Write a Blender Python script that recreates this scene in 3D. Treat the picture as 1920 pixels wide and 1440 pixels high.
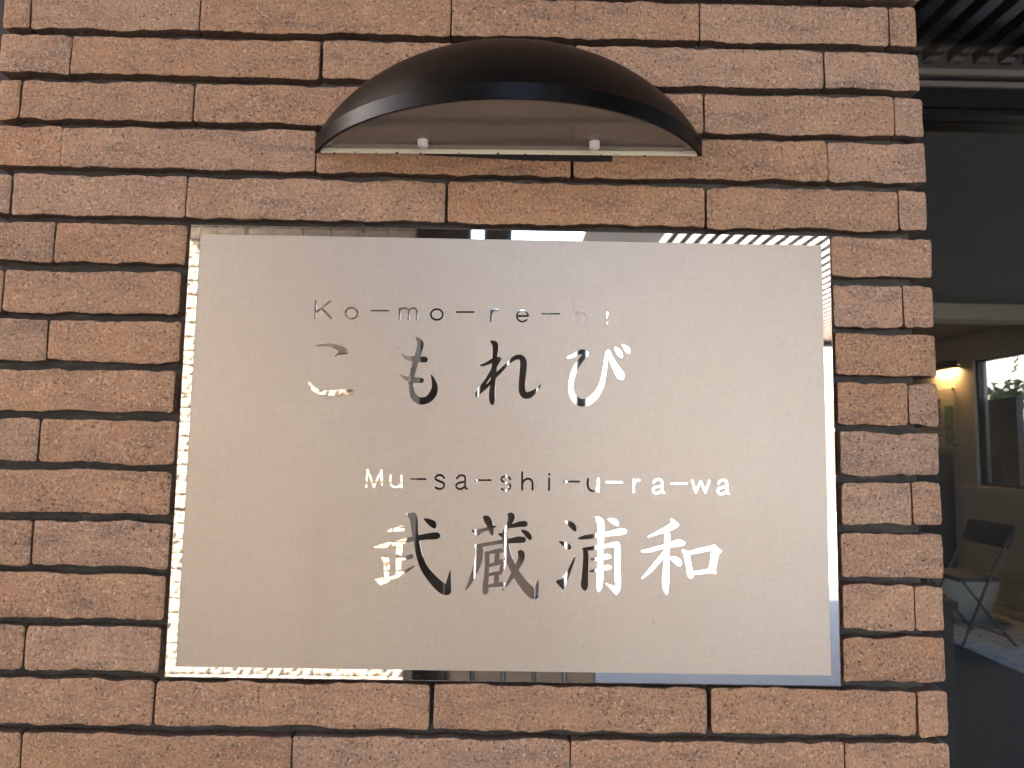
import bpy, bmesh, math, random
import numpy as np
from mathutils import Vector, Matrix, noise

S = bpy.context.scene
for o in list(bpy.data.objects):
    bpy.data.objects.remove(o)
rnd = random.Random(7)
R = math.radians

# ------------------------------------------------------------------ camera, sky, sun, exposure
CAM = Vector((0.0, -0.667, 1.5))
PITCH, ROLL, YAW = R(5.13824), R(0.93196), R(0.47544)
fwd = Vector((math.sin(YAW) * math.cos(PITCH), math.cos(YAW) * math.cos(PITCH), math.sin(PITCH)))
rgt = Vector((math.cos(YAW), -math.sin(YAW), 0.0))
upv = rgt.cross(fwd)
r2 = rgt * math.cos(ROLL) + upv * math.sin(ROLL)
u2 = upv * math.cos(ROLL) - rgt * math.sin(ROLL)
cd = bpy.data.cameras.new('camera')
cd.sensor_fit = 'HORIZONTAL'
cd.sensor_width = 17.3
cd.lens = 12.0
cd.clip_start = 0.02
cd.clip_end = 500.0
cd.dof.use_dof = True
cd.dof.focus_distance = 0.672
cd.dof.aperture_fstop = 5.6
cam = bpy.data.objects.new('camera', cd)
S.collection.objects.link(cam)
m = Matrix((r2, u2, -fwd)).transposed().to_4x4()
m.translation = CAM
cam.matrix_world = m
S.camera = cam

SUN_DIR = Vector((0.70, -0.24, -0.65)).normalized()      # the way the light travels
elev = math.asin(-SUN_DIR.z)
rot = math.atan2(-SUN_DIR.x, -SUN_DIR.y)
world = bpy.data.worlds.new('World')
S.world = world
world.use_nodes = True
wn = world.node_tree
wn.nodes.clear()
sky = wn.nodes.new('ShaderNodeTexSky')
sky.sky_type = 'NISHITA'
sky.sun_disc = False
sky.sun_elevation = elev
sky.sun_rotation = rot
sky.air_density = 1.0
sky.dust_density = 3.5
sky.ozone_density = 1.0
bg = wn.nodes.new('ShaderNodeBackground')
bg.inputs['Strength'].default_value = 0.145
wo = wn.nodes.new('ShaderNodeOutputWorld')
wn.links.new(sky.outputs[0], bg.inputs[0])
wn.links.new(bg.outputs[0], wo.inputs[0])
ld = bpy.data.lights.new('sun', 'SUN')
ld.energy = 3.8
ld.angle = R(0.53)
ld.color = (1.0, 0.94, 0.86)
sun = bpy.data.objects.new('sun', ld)
sun.rotation_euler = SUN_DIR.to_track_quat('-Z', 'Y').to_euler()
S.collection.objects.link(sun)
S.view_settings.view_transform = 'Standard'
S.view_settings.look = 'None'
S.view_settings.gamma = 1.0
S.view_settings.use_curve_mapping = False
S.view_settings.exposure = 3.66
S.view_settings.use_white_balance = True
S.view_settings.white_balance_temperature = 7000
S.view_settings.white_balance_tint = 12

# ------------------------------------------------------------------ helpers
COL = S.collection


class MB:
    """collects faces, then links them as one mesh object"""
    def __init__(s):
        s.v, s.f, s.smooth = [], [], []

    def add(s, vs, fs, smooth=False):
        b = len(s.v)
        s.v += [tuple(p) for p in vs]
        s.f += [tuple(i + b for i in f) for f in fs]
        s.smooth += [smooth] * len(fs)
        return s

    def box(s, x0, x1, y0, y1, z0, z1, bev=0.0):
        if bev <= 0:
            vs = [(x, y, z) for x in (x0, x1) for y in (y0, y1) for z in (z0, z1)]
            fs = [(0, 1, 3, 2), (4, 6, 7, 5), (0, 4, 5, 1), (2, 3, 7, 6), (0, 2, 6, 4), (1, 5, 7, 3)]
            return s.add(vs, fs)
        bm = bmesh.new()
        bmesh.ops.create_cube(bm, size=1.0)
        for v in bm.verts:
            v.co = Vector(((x0 + x1) / 2 + v.co.x * (x1 - x0), (y0 + y1) / 2 + v.co.y * (y1 - y0), (z0 + z1) / 2 + v.co.z * (z1 - z0)))
        bmesh.ops.bevel(bm, geom=bm.edges[:], offset=bev, segments=2, affect='EDGES')
        return s.bm(bm)

    def bm(s, bm, smooth=False):
        bm.verts.index_update()
        s.add([v.co[:] for v in bm.verts], [[v.index for v in f.verts] for f in bm.faces], smooth)
        bm.free()
        return s

    def tube(s, pts, r, n=10, cap=True, r1=None):
        pts = [Vector(p) for p in pts]
        vs, fs = [], []
        k = len(pts)
        for i, p in enumerate(pts):
            d = (pts[min(i + 1, k - 1)] - pts[max(i - 1, 0)]).normalized()
            a = d.orthogonal().normalized() if i == 0 else (a - d * a.dot(d)).normalized()
            b = d.cross(a)
            rr = r if r1 is None else r + (r1 - r) * i / (k - 1)
            vs += [p + (a * math.cos(t) + b * math.sin(t)) * rr for t in [2 * math.pi * j / n for j in range(n)]]
        for i in range(k - 1):
            for j in range(n):
                fs.append((i * n + j, i * n + (j + 1) % n, (i + 1) * n + (j + 1) % n, (i + 1) * n + j))
        s.add(vs, fs, True)
        if cap:
            s.add(vs[:n], [tuple(range(n))[::-1]])
            s.add(vs[-n:], [tuple(range(n))])
        return s

    def lathe(s, prof, c, axis='Z', n=24):
        vs, fs = [], []
        for r_, h in prof:
            for j in range(n):
                t = 2 * math.pi * j / n
                p = (r_ * math.cos(t), r_ * math.sin(t), h)
                if axis == 'Y':
                    p = (p[0], -p[2], p[1])
                vs.append((c[0] + p[0], c[1] + p[1], c[2] + p[2]))
        for i in range(len(prof) - 1):
            for j in range(n):
                fs.append((i * n + j, i * n + (j + 1) % n, (i + 1) * n + (j + 1) % n, (i + 1) * n + j))
        return s.add(vs, fs, True)

    def mesh(s, name):
        me = bpy.data.meshes.new(name)
        me.from_pydata(s.v, [], s.f)
        me.polygons.foreach_set('use_smooth', s.smooth)
        bm = bmesh.new()
        bm.from_mesh(me)
        bmesh.ops.recalc_face_normals(bm, faces=bm.faces[:])
        bm.to_mesh(me)
        bm.free()
        me.update()
        return me

    def build(s, name, mat, parent=None, **kw):
        return link(name, s.mesh(name), mat, parent, **kw)


def link(name, me, mat, parent=None, label=None, cat=None, group=None, kind=None):
    o = bpy.data.objects.new(name, me)
    COL.objects.link(o)
    if mat is not None and not me.materials:
        me.materials.append(mat)
    if parent is not None:
        o.parent = parent
        o.matrix_parent_inverse = Matrix.Translation(-parent.location) if parent.rotation_euler.y == 0 and parent.rotation_euler.z == 0 else Matrix.Identity(4)
    tag(o, label, cat, group, kind)
    return o


def tag(o, label=None, cat=None, group=None, kind=None):
    for k, v in (('label', label), ('category', cat), ('group', group), ('kind', kind)):
        if v:
            o[k] = v
    return o


def thing(name, loc, label, cat, group=None, rot=(0, 0, 0)):
    o = bpy.data.objects.new(name, None)
    o.empty_display_size = 0.1
    o.location = loc
    o.rotation_euler = rot
    COL.objects.link(o)
    return tag(o, label, cat, group)


# ------------------------------------------------------------------ materials
class NT:
    def __init__(s, name):
        s.m = bpy.data.materials.new(name)
        s.m.use_nodes = True
        s.t = s.m.node_tree
        s.p = s.t.nodes['Principled BSDF']
        s.out = s.t.nodes['Material Output']

    def n(s, typ, **kw):
        nd = s.t.nodes.new(typ)
        for k, v in kw.items():
            if k in nd.inputs:
                nd.inputs[k].default_value = v
            else:
                setattr(nd, k, v)
        return nd

    def l(s, a, b):
        s.t.links.new(a, b)

    def pos(s):
        return s.n('ShaderNodeNewGeometry').outputs['Position']

    def noise(s, vec, scale, detail=2.0, rough=0.5, dist=0.0):
        nd = s.n('ShaderNodeTexNoise')
        nd.inputs['Scale'].default_value = scale
        nd.inputs['Detail'].default_value = detail
        nd.inputs['Roughness'].default_value = rough
        nd.inputs['Distortion'].default_value = dist
        s.l(vec, nd.inputs['Vector'])
        return nd.outputs['Fac']

    def ramp(s, fac, stops, interp='LINEAR'):
        nd = s.n('ShaderNodeValToRGB')
        cr = nd.color_ramp
        cr.interpolation = interp
        while len(cr.elements) < len(stops):
            cr.elements.new(0.5)
        for e, (p, c) in zip(cr.elements, stops):
            e.position = p
            e.color = (c, c, c, 1) if not isinstance(c, tuple) else (*c, 1)
        s.l(fac, nd.inputs[0])
        return nd.outputs[0]

    def mix(s, fac, a, b, blend='MIX'):
        nd = s.n('ShaderNodeMix', data_type='RGBA', blend_type=blend)
        for sock, val in ((nd.inputs[0], fac), (nd.inputs[6], a), (nd.inputs[7], b)):
            if hasattr(val, 'links'):
                s.l(val, sock)
            else:
                sock.default_value = (*val, 1) if isinstance(val, tuple) else val
        return nd.outputs[2]

    def math(s, op, a, b=0.0):
        nd = s.n('ShaderNodeMath', operation=op)
        for sock, val in ((nd.inputs[0], a), (nd.inputs[1], b)):
            if hasattr(val, 'links'):
                s.l(val, sock)
            else:
                sock.default_value = val
        return nd.outputs[0]

    def scale(s, vec, sc):
        nd = s.n('ShaderNodeMapping')
        nd.inputs['Scale'].default_value = sc
        s.l(vec, nd.inputs['Vector'])
        return nd.outputs[0]

    def bump(s, h, strength=0.3, dist=0.001, prev=None):
        nd = s.n('ShaderNodeBump')
        nd.inputs['Strength'].default_value = strength
        nd.inputs['Distance'].default_value = dist
        s.l(h, nd.inputs['Height'])
        if prev is not None:
            s.l(prev, nd.inputs['Normal'])
        return nd.outputs[0]

    def set(s, **kw):
        for k, v in kw.items():
            sock = s.p.inputs[{'color': 'Base Color', 'rough': 'Roughness', 'metal': 'Metallic', 'normal': 'Normal', 'spec': 'Specular IOR Level'}[k]]
            if hasattr(v, 'links'):
                s.l(v, sock)
            else:
                sock.default_value = (*v, 1) if isinstance(v, tuple) else v
        return s.m


def plain(name, col, rough=0.6, metal=0.0, nscale=60.0, amount=0.12, bump=0.0):
    t = NT(name)
    p = t.pos()
    f = t.noise(p, nscale, 4.0, 0.6)
    dark = tuple(c * (1 - amount) for c in col)
    lite = tuple(min(1, c * (1 + amount)) for c in col)
    t.set(color=t.mix(f, dark, lite), rough=t.math('MULTIPLY_ADD', f, 0.15), metal=metal)
    t.p.inputs['Roughness'].default_value = rough
    nd = t.n('ShaderNodeMath', operation='MULTIPLY_ADD')
    t.l(f, nd.inputs[0])
    nd.inputs[1].default_value = 0.16
    nd.inputs[2].default_value = max(0.02, rough - 0.08)
    t.l(nd.outputs[0], t.p.inputs['Roughness'])
    if bump:
        t.set(normal=t.bump(f, bump, 0.002))
    return t.m


def brick_mat(name, base_a, base_b, dark, light, grey, relief=1.0):
    t = NT(name)
    p = t.pos()
    rndv = t.n('ShaderNodeObjectInfo').outputs['Random']
    cloud = t.noise(p, 26, 4, 0.62)
    col = t.mix(t.ramp(cloud, [(0.36, 0.0), (0.64, 1.0)]), base_a, base_b)
    # slanting grey cleft marks of the split face
    mp = t.n('ShaderNodeMapping')
    mp.inputs['Rotation'].default_value = (0, R(38), 0)
    mp.inputs['Scale'].default_value = (14, 20, 60)
    t.l(p, mp.inputs['Vector'])
    sm = t.noise(mp.outputs[0], 1.0, 5, 0.68, 0.6)
    smear = t.ramp(sm, [(0.50, 0.0), (0.70, 0.75)])
    col = t.mix(smear, col, grey)
    # sandy grain: dark and light grains
    fine = t.noise(p, 330, 3.0, 0.8)
    col = t.mix(t.ramp(fine, [(0.33, 0.95), (0.48, 0.0)]), col, dark)
    fine2 = t.noise(p, 540, 2.0, 0.65)
    offs = t.n('ShaderNodeVectorMath', operation='ADD')
    t.l(p, offs.inputs[0])
    offs.inputs[1].default_value = (3.1, 1.7, 5.3)
    fine2 = t.noise(offs.outputs[0], 340, 2.8, 0.8)
    col = t.mix(t.ramp(fine2, [(0.53, 0.0), (0.69, 0.85)]), col, light)
    orange = t.noise(offs.outputs[0], 300, 1.5, 0.6)
    col = t.mix(t.ramp(orange, [(0.56, 0.0), (0.74, 0.55)]), col, (base_a[0] * 1.25, base_a[1] * 0.95, base_a[2] * 0.72))
    # sparse black pits
    def pits(sc, r0, r1, p0):
        vo = t.n('ShaderNodeTexVoronoi')
        vo.inputs['Scale'].default_value = sc
        wv = t.n('ShaderNodeVectorMath', operation='ADD')
        t.l(p, wv.inputs[0])
        nz = t.n('ShaderNodeTexNoise')
        nz.inputs['Scale'].default_value = 700
        t.l(p, nz.inputs['Vector'])
        sc_ = t.n('ShaderNodeVectorMath', operation='SCALE')
        t.l(nz.outputs['Color'], sc_.inputs[0])
        sc_.inputs['Scale'].default_value = 0.0012
        t.l(sc_.outputs[0], wv.inputs[1])
        t.l(wv.outputs[0], vo.inputs['Vector'])
        return t.math('MULTIPLY', t.ramp(vo.outputs['Distance'], [(r0, 1.0), (r1, 0.0)]), t.ramp(vo.outputs['Color'], [(p0, 0.0), (p0 + 0.06, 1.0)]))
    pit = t.math('MAXIMUM', pits(310, 0.12, 0.24, 0.60), pits(130, 0.08, 0.17, 0.66))
    col = t.mix(t.math('MULTIPLY', pit, 0.85), col, (0.032, 0.025, 0.024))
    big = t.noise(offs.outputs[0], 48, 3, 0.6)
    col = t.mix(t.ramp(big, [(0.56, 0.0), (0.74, 0.42)]), col, (base_a[0] * 1.12, base_a[1] * 0.92, base_a[2] * 0.78))
    lime = t.noise(offs.outputs[0], 120, 1.0, 0.5)
    col = t.mix(t.ramp(lime, [(0.775, 0.0), (0.80, 0.75)]), col, (0.62, 0.55, 0.46))
    hs = t.n('ShaderNodeHueSaturation')
    t.l(col, hs.inputs['Color'])
    t.l(t.ramp(rndv, [(0.0, 0.93), (1.0, 1.06)]), hs.inputs['Value'])
    t.l(t.ramp(t.math('FRACT', t.math('MULTIPLY', rndv, 7.3)), [(0.0, 0.78), (1.0, 0.95)]), hs.inputs['Saturation'])
    b1 = t.bump(sm, min(1.0, 0.55 * relief), 0.0022 * relief)
    b2 = t.bump(t.math('SUBTRACT', fine, pit), 0.55, 0.0006, b1)
    return t.set(color=hs.outputs[0], rough=0.9, normal=b2, spec=0.25)


M = {}
M['brick'] = brick_mat('sandy brown brick', (0.415, 0.236, 0.134), (0.325, 0.192, 0.121), (0.075, 0.046, 0.037), (0.62, 0.46, 0.32), (0.17, 0.116, 0.098))
M['cream_brick'] = brick_mat('cream split brick', (0.57, 0.50, 0.41), (0.51, 0.445, 0.365), (0.28, 0.23, 0.18), (0.72, 0.66, 0.57), (0.32, 0.265, 0.215), 1.7)


M['brick_shade'] = brick_mat('shade painted brick sides', (0.185, 0.116, 0.086), (0.155, 0.100, 0.077), (0.05, 0.034, 0.028), (0.20, 0.14, 0.105), (0.09, 0.066, 0.056))  # darker brick copy for side faces, shade of the joints put into the colour


def mortar():
    t = NT('dark grey mortar')
    p = t.pos()
    f = t.noise(t.scale(p, (40, 90, 160)), 1.0, 5, 0.65)
    g = t.noise(p, 500, 2, 0.6)
    col = t.ramp(f, [(0.3, (0.050, 0.049, 0.050)), (0.60, (0.085, 0.083, 0.083)), (0.78, (0.20, 0.195, 0.19))])
    col = t.mix(t.ramp(g, [(0.35, 0.5), (0.5, 0.0)]), col, (0.03, 0.028, 0.028))
    return t.set(color=col, rough=0.85, normal=t.bump(f, 0.6, 0.002, t.bump(g, 0.4, 0.0006)))


M['mortar'] = mortar()


def mirror_steel():
    t = NT('mirror polished steel')
    p = t.pos()
    wob = t.noise(p, 22, 1.0, 0.4)
    fine = t.noise(p, 1150, 3, 0.8)
    cloud = t.noise(p, 60, 3, 0.6)
    bump = t.bump(wob, 0.007, 0.002)
    t.set(color=(0.86, 0.845, 0.83), metal=1.0, rough=0.022, normal=bump)
    dust = t.n('ShaderNodeBsdfDiffuse')
    dust.inputs['Color'].default_value = (0.55, 0.50, 0.45, 1)
    ms = t.n('ShaderNodeMixShader')
    spots = t.ramp(fine, [(0.56, 0.012), (0.70, 0.30)])
    t.l(t.math('MULTIPLY', spots, t.ramp(cloud, [(0.35, 0.55), (0.65, 1.0)])), ms.inputs[0])
    t.l(t.p.outputs[0], ms.inputs[1])
    t.l(dust.outputs[0], ms.inputs[2])
    t.l(ms.outputs[0], t.out.inputs[0])
    return t.m


M['mirror'] = mirror_steel()


def blasted_steel():
    t = NT('blasted matte steel')
    p = t.pos()
    grain = t.noise(p, 520, 3, 0.8)
    weave = t.noise(t.scale(p, (260, 260, 40)), 1.0, 3, 0.7)
    weave2 = t.noise(t.scale(p, (40, 260, 300)), 1.0, 3, 0.7)
    cloud = t.noise(p, 9, 4, 0.6)
    streak = t.noise(t.scale(p, (46, 10, 2.2)), 1.0, 3, 0.55)
    a = t.mix(t.math('MULTIPLY', t.math('ADD', weave, weave2), 0.5), (0.425, 0.392, 0.357), (0.540, 0.503, 0.464))
    a = t.mix(t.ramp(cloud, [(0.35, 0.0), (0.7, 0.30)]), a, (0.46, 0.40, 0.352))
    a = t.mix(t.ramp(streak, [(0.60, 0.0), (0.82, 0.13)]), a, (0.40, 0.35, 0.32))
    a = t.mix(t.ramp(grain, [(0.30, 0.45), (0.45, 0.0)]), a, (0.34, 0.30, 0.27))
    spots = t.noise(p, 170, 1.5, 0.5)
    a = t.mix(t.ramp(spots, [(0.745, 0.0), (0.79, 0.32)]), a, (0.28, 0.22, 0.18))
    sx = t.n('ShaderNodeSeparateXYZ')
    t.l(p, sx.inputs[0])
    wav = t.math('MULTIPLY', t.noise(t.scale(p, (0, 0, 30)), 1.0, 3, 0.6), 0.012)
    dx = t.math('ABSOLUTE', t.math('ADD', t.math('SUBTRACT', sx.outputs[0], -0.163), wav))
    st = t.math('MULTIPLY', t.ramp(dx, [(0.0, 0.17), (0.010, 0.09), (0.024, 0.0)]), t.ramp(t.math('SUBTRACT', sx.outputs[2], 1.0), [(0.32, 0.6), (0.40, 1.0), (0.49, 0.0)]))
    a = t.mix(st, a, (0.33, 0.285, 0.25))
    t.p.inputs['Diffuse Roughness'].default_value = 0.3
    return t.set(color=a, metal=0.78, rough=0.50, normal=t.bump(grain, 0.22, 0.0003))


M['panel'] = blasted_steel()


def glass():
    t = NT('window glass')
    tr = t.n('ShaderNodeBsdfTransparent')
    tr.inputs[0].default_value = (0.80, 0.81, 0.80, 1)
    gl = t.n('ShaderNodeBsdfGlossy')
    gl.inputs['Roughness'].default_value = 0.01
    gl.inputs['Color'].default_value = (0.95, 0.96, 1.0, 1)
    geo = t.n('ShaderNodeNewGeometry')
    dt = t.n('ShaderNodeVectorMath', operation='DOT_PRODUCT')
    t.l(geo.outputs['Normal'], dt.inputs[0])
    t.l(geo.outputs['Incoming'], dt.inputs[1])
    fres = t.math('ADD', t.math('MULTIPLY', t.math('POWER', t.math('SUBTRACT', 1.0, t.math('ABSOLUTE', dt.outputs['Value'])), 5.0), 0.95), 0.045)
    t.l(t.bump(t.noise(t.pos(), 3.0, 1, 0.4), 0.01, 0.002), gl.inputs['Normal'])
    ms = t.n('ShaderNodeMixShader')
    t.l(fres, ms.inputs[0])
    t.l(tr.outputs[0], ms.inputs[1])
    t.l(gl.outputs[0], ms.inputs[2])
    t.l(ms.outputs[0], t.out.inputs[0])
    return t.m


M['glass'] = glass()
M['black_paint'] = plain('dark bronze paint', (0.0024, 0.0023, 0.0024), 0.36, 0.0, 320, 0.35, 0.05)
M['black_paint'].node_tree.nodes['Principled BSDF'].inputs['Specular IOR Level'].default_value = 0.15
M['black_rubber'] = plain('black sealant', (0.010, 0.009, 0.009), 0.75, 0.0, 400, 0.3, 0.5)
M['acrylic'] = plain('milky acrylic', (0.225, 0.207, 0.180), 0.06, 0.0, 45, 0.05)
M['acrylic'].node_tree.nodes['Principled BSDF'].inputs['Specular IOR Level'].default_value = 0.85
M['white_strip'] = plain('cream plastic', (0.85, 0.82, 0.68), 0.45, 0.0, 130, 0.06)
M['knob'] = plain('white plastic', (0.82, 0.80, 0.80), 0.5, 0.0, 200, 0.05)
M['bronze'] = plain('dark anodised metal', (0.018, 0.018, 0.020), 0.32, 0.55, 90, 0.15)
M['bronze_light'] = plain('grey brown metal', (0.20, 0.185, 0.17), 0.38, 0.5, 90, 0.12)
M['slat'] = plain('dark slat', (0.38, 0.37, 0.36), 0.16, 1.0, 40, 0.1)
M['roof'] = plain('dark roof sheet', (0.020, 0.019, 0.019), 0.8, 0.0, 20, 0.2)
M['ceiling'] = plain('grey ceiling', (0.24, 0.23, 0.215), 0.8, 0.0, 8, 0.08)
M['plaster'] = plain('beige plaster', (0.54, 0.485, 0.40), 0.85, 0.0, 90, 0.07, 0.2)
M['reflection_strip'] = plain('beige plank', (0.60, 0.545, 0.44), 0.75, 0.0, 40, 0.10)
M['plinth'] = plain('pale concrete', (0.45, 0.45, 0.44), 0.8, 0.0, 15, 0.15, 0.2)
M['white_wall'] = plain('white render', (0.34, 0.345, 0.35), 0.85, 0.0, 6, 0.05)
M['grey_steel'] = plain('grey steel', (0.30, 0.32, 0.35), 0.4, 0.3, 40, 0.1)
M['louvre'] = plain('dark brown louvre', (0.060, 0.046, 0.046), 0.5, 0.0, 40, 0.2)
M['chair_dark'] = plain('dark vinyl', (0.012, 0.011, 0.012), 0.55, 0.0, 50, 0.2)
M['chair_metal'] = plain('tube metal', (0.085, 0.085, 0.09), 0.45, 0.5, 50, 0.1)
M['pot'] = plain('white glazed pot', (0.72, 0.74, 0.74), 0.35, 0.0, 20, 0.05)
M['soil'] = plain('soil and pebbles', (0.20, 0.185, 0.15), 0.95, 0.0, 60, 0.5, 0.6)
M['floor_pale'] = plain('pale floor surface', (0.46, 0.49, 0.54), 0.28, 0.0, 12, 0.12)
M['floor_dark'] = plain('dark floor surface', (0.030, 0.029, 0.031), 0.75, 0.0, 80, 0.25, 0.2)
M['cabinet'] = plain('dark cabinet', (0.016, 0.015, 0.016), 0.5, 0.0, 30, 0.2)
M['paper'] = plain('printed paper', (0.66, 0.60, 0.50), 0.7, 0.0, 10, 0.04)
M['poster_print'] = plain('brown print', (0.30, 0.20, 0.14), 0.7, 0.0, 60, 0.3)
M['leaf'] = plain('green leaf', (0.12, 0.175, 0.045), 0.5, 0.0, 9, 0.55)
M['stem'] = plain('stem', (0.10, 0.07, 0.045), 0.8, 0.0, 30, 0.3)
M['ground'] = plain('grey paving', (0.085, 0.085, 0.088), 0.6, 0.0, 3, 0.12)
M['street'] = plain('pale concrete road', (0.36, 0.35, 0.34), 0.8, 0.0, 2, 0.15)
M['stand_in'] = plain('dark gate paint', (0.030, 0.024, 0.022), 0.45, 0.0, 14, 0.3)
M['brown_wall'] = plain('brown render', (0.13, 0.085, 0.062), 0.85, 0.0, 70, 0.25, 0.4)
M['dark_render'] = plain('dark brown render', (0.034, 0.024, 0.020), 0.85, 0.0, 70, 0.25, 0.4)
M['slab'] = plain('dark soffit paint', (0.055, 0.050, 0.046), 0.85, 0.0, 5, 0.15)
M['facade'] = plain('pale facade', (0.62, 0.58, 0.53), 0.8, 0.0, 4, 0.06)
M['dark_tile'] = plain('dark brown tile', (0.10, 0.078, 0.070), 0.6, 0.0, 30, 0.25, 0.2)
M['facade_brown'] = plain('brown facade', (0.36, 0.20, 0.14), 0.8, 0.0, 6, 0.1)
M['facade_glass'] = plain('dark window', (0.04, 0.05, 0.06), 0.12, 0.0, 2, 0.2)


def green_print():
    t = NT('green photo print')
    p = t.pos()
    f = t.noise(p, 22, 5, 0.65)
    return t.set(color=t.ramp(f, [(0.32, (0.05, 0.12, 0.03)), (0.5, (0.16, 0.30, 0.08)), (0.68, (0.50, 0.55, 0.34))]), rough=0.35)


M['green_print'] = green_print()


def emit(name, col, st):
    t = NT(name)
    t.set(color=col)
    t.p.inputs['Emission Color'].default_value = (*col, 1)
    t.p.inputs['Emission Strength'].default_value = st
    return t.m


M['lamp_glow'] = emit('warm lamp tube', (1.0, 0.62, 0.26), 1.6)

# ------------------------------------------------------------------ measured data (millimetres, relative to the camera's foot on the wall)
ROWS = [(442.7, 403.4, [-499.9, -473.9, -307.7, -60.4, 185.7, 374.6, 401.2]),
 (395.4, 356.8, [-499.7, -431.3, -186.8, 61.8, 308.7, 402.8]),
 (348.9, 309.9, [-498.5, -476.4, -308.7, -60.8, 189.1, 376.9, 404.8]),
 (302.6, 263.0, [-500.3, -433.4, -188.2, 60.5, 309.6, 405.7]),
 (254.8, 215.4, [-499.1, -478.3, -310.6, -60.5, 190.4, 378.0, 405.0]),
 (207.5, 168.9, [-500.9, -433.6, -308.4, None, 310.5, 408.0]),
 (160.9, 120.9, [-499.7, -478.8, -311.7, None, 311.9, 379.3, 407.3]),
 (113.2, 74.5, [-498.5, -433.1, -308.5, None, 312.3, 408.1]),
 (66.4, 27.5, [-500.3, -479.3, -311.3, None, 313.1, 381.0, 408.3]),
 (19.8, -19.5, [-499.1, -434.0, -307.5, None, 314.5, 408.1]),
 (-27.0, -65.4, [-500.9, -478.6, -308.8, None, 314.8, 381.3, 408.3]),
 (-73.7, -113.9, [-499.7, -433.3, -307.4, None, 313.6, 408.0]),
 (-120.6, -160.5, [-498.5, -478.6, -309.0, None, 313.4, 380.5, 407.2]),
 (-168.1, -207.0, [-500.3, -433.3, -310.6, None, 312.7, 406.9]),
 (-215.2, -254.1, [-499.1, -478.4, -312.5, -62.6, 189.5, 379.7, 407.5]),
 (-262.0, -301.3, [-500.9, -428.9, -187.1, 63.4, 312.1, 406.5])]
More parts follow.
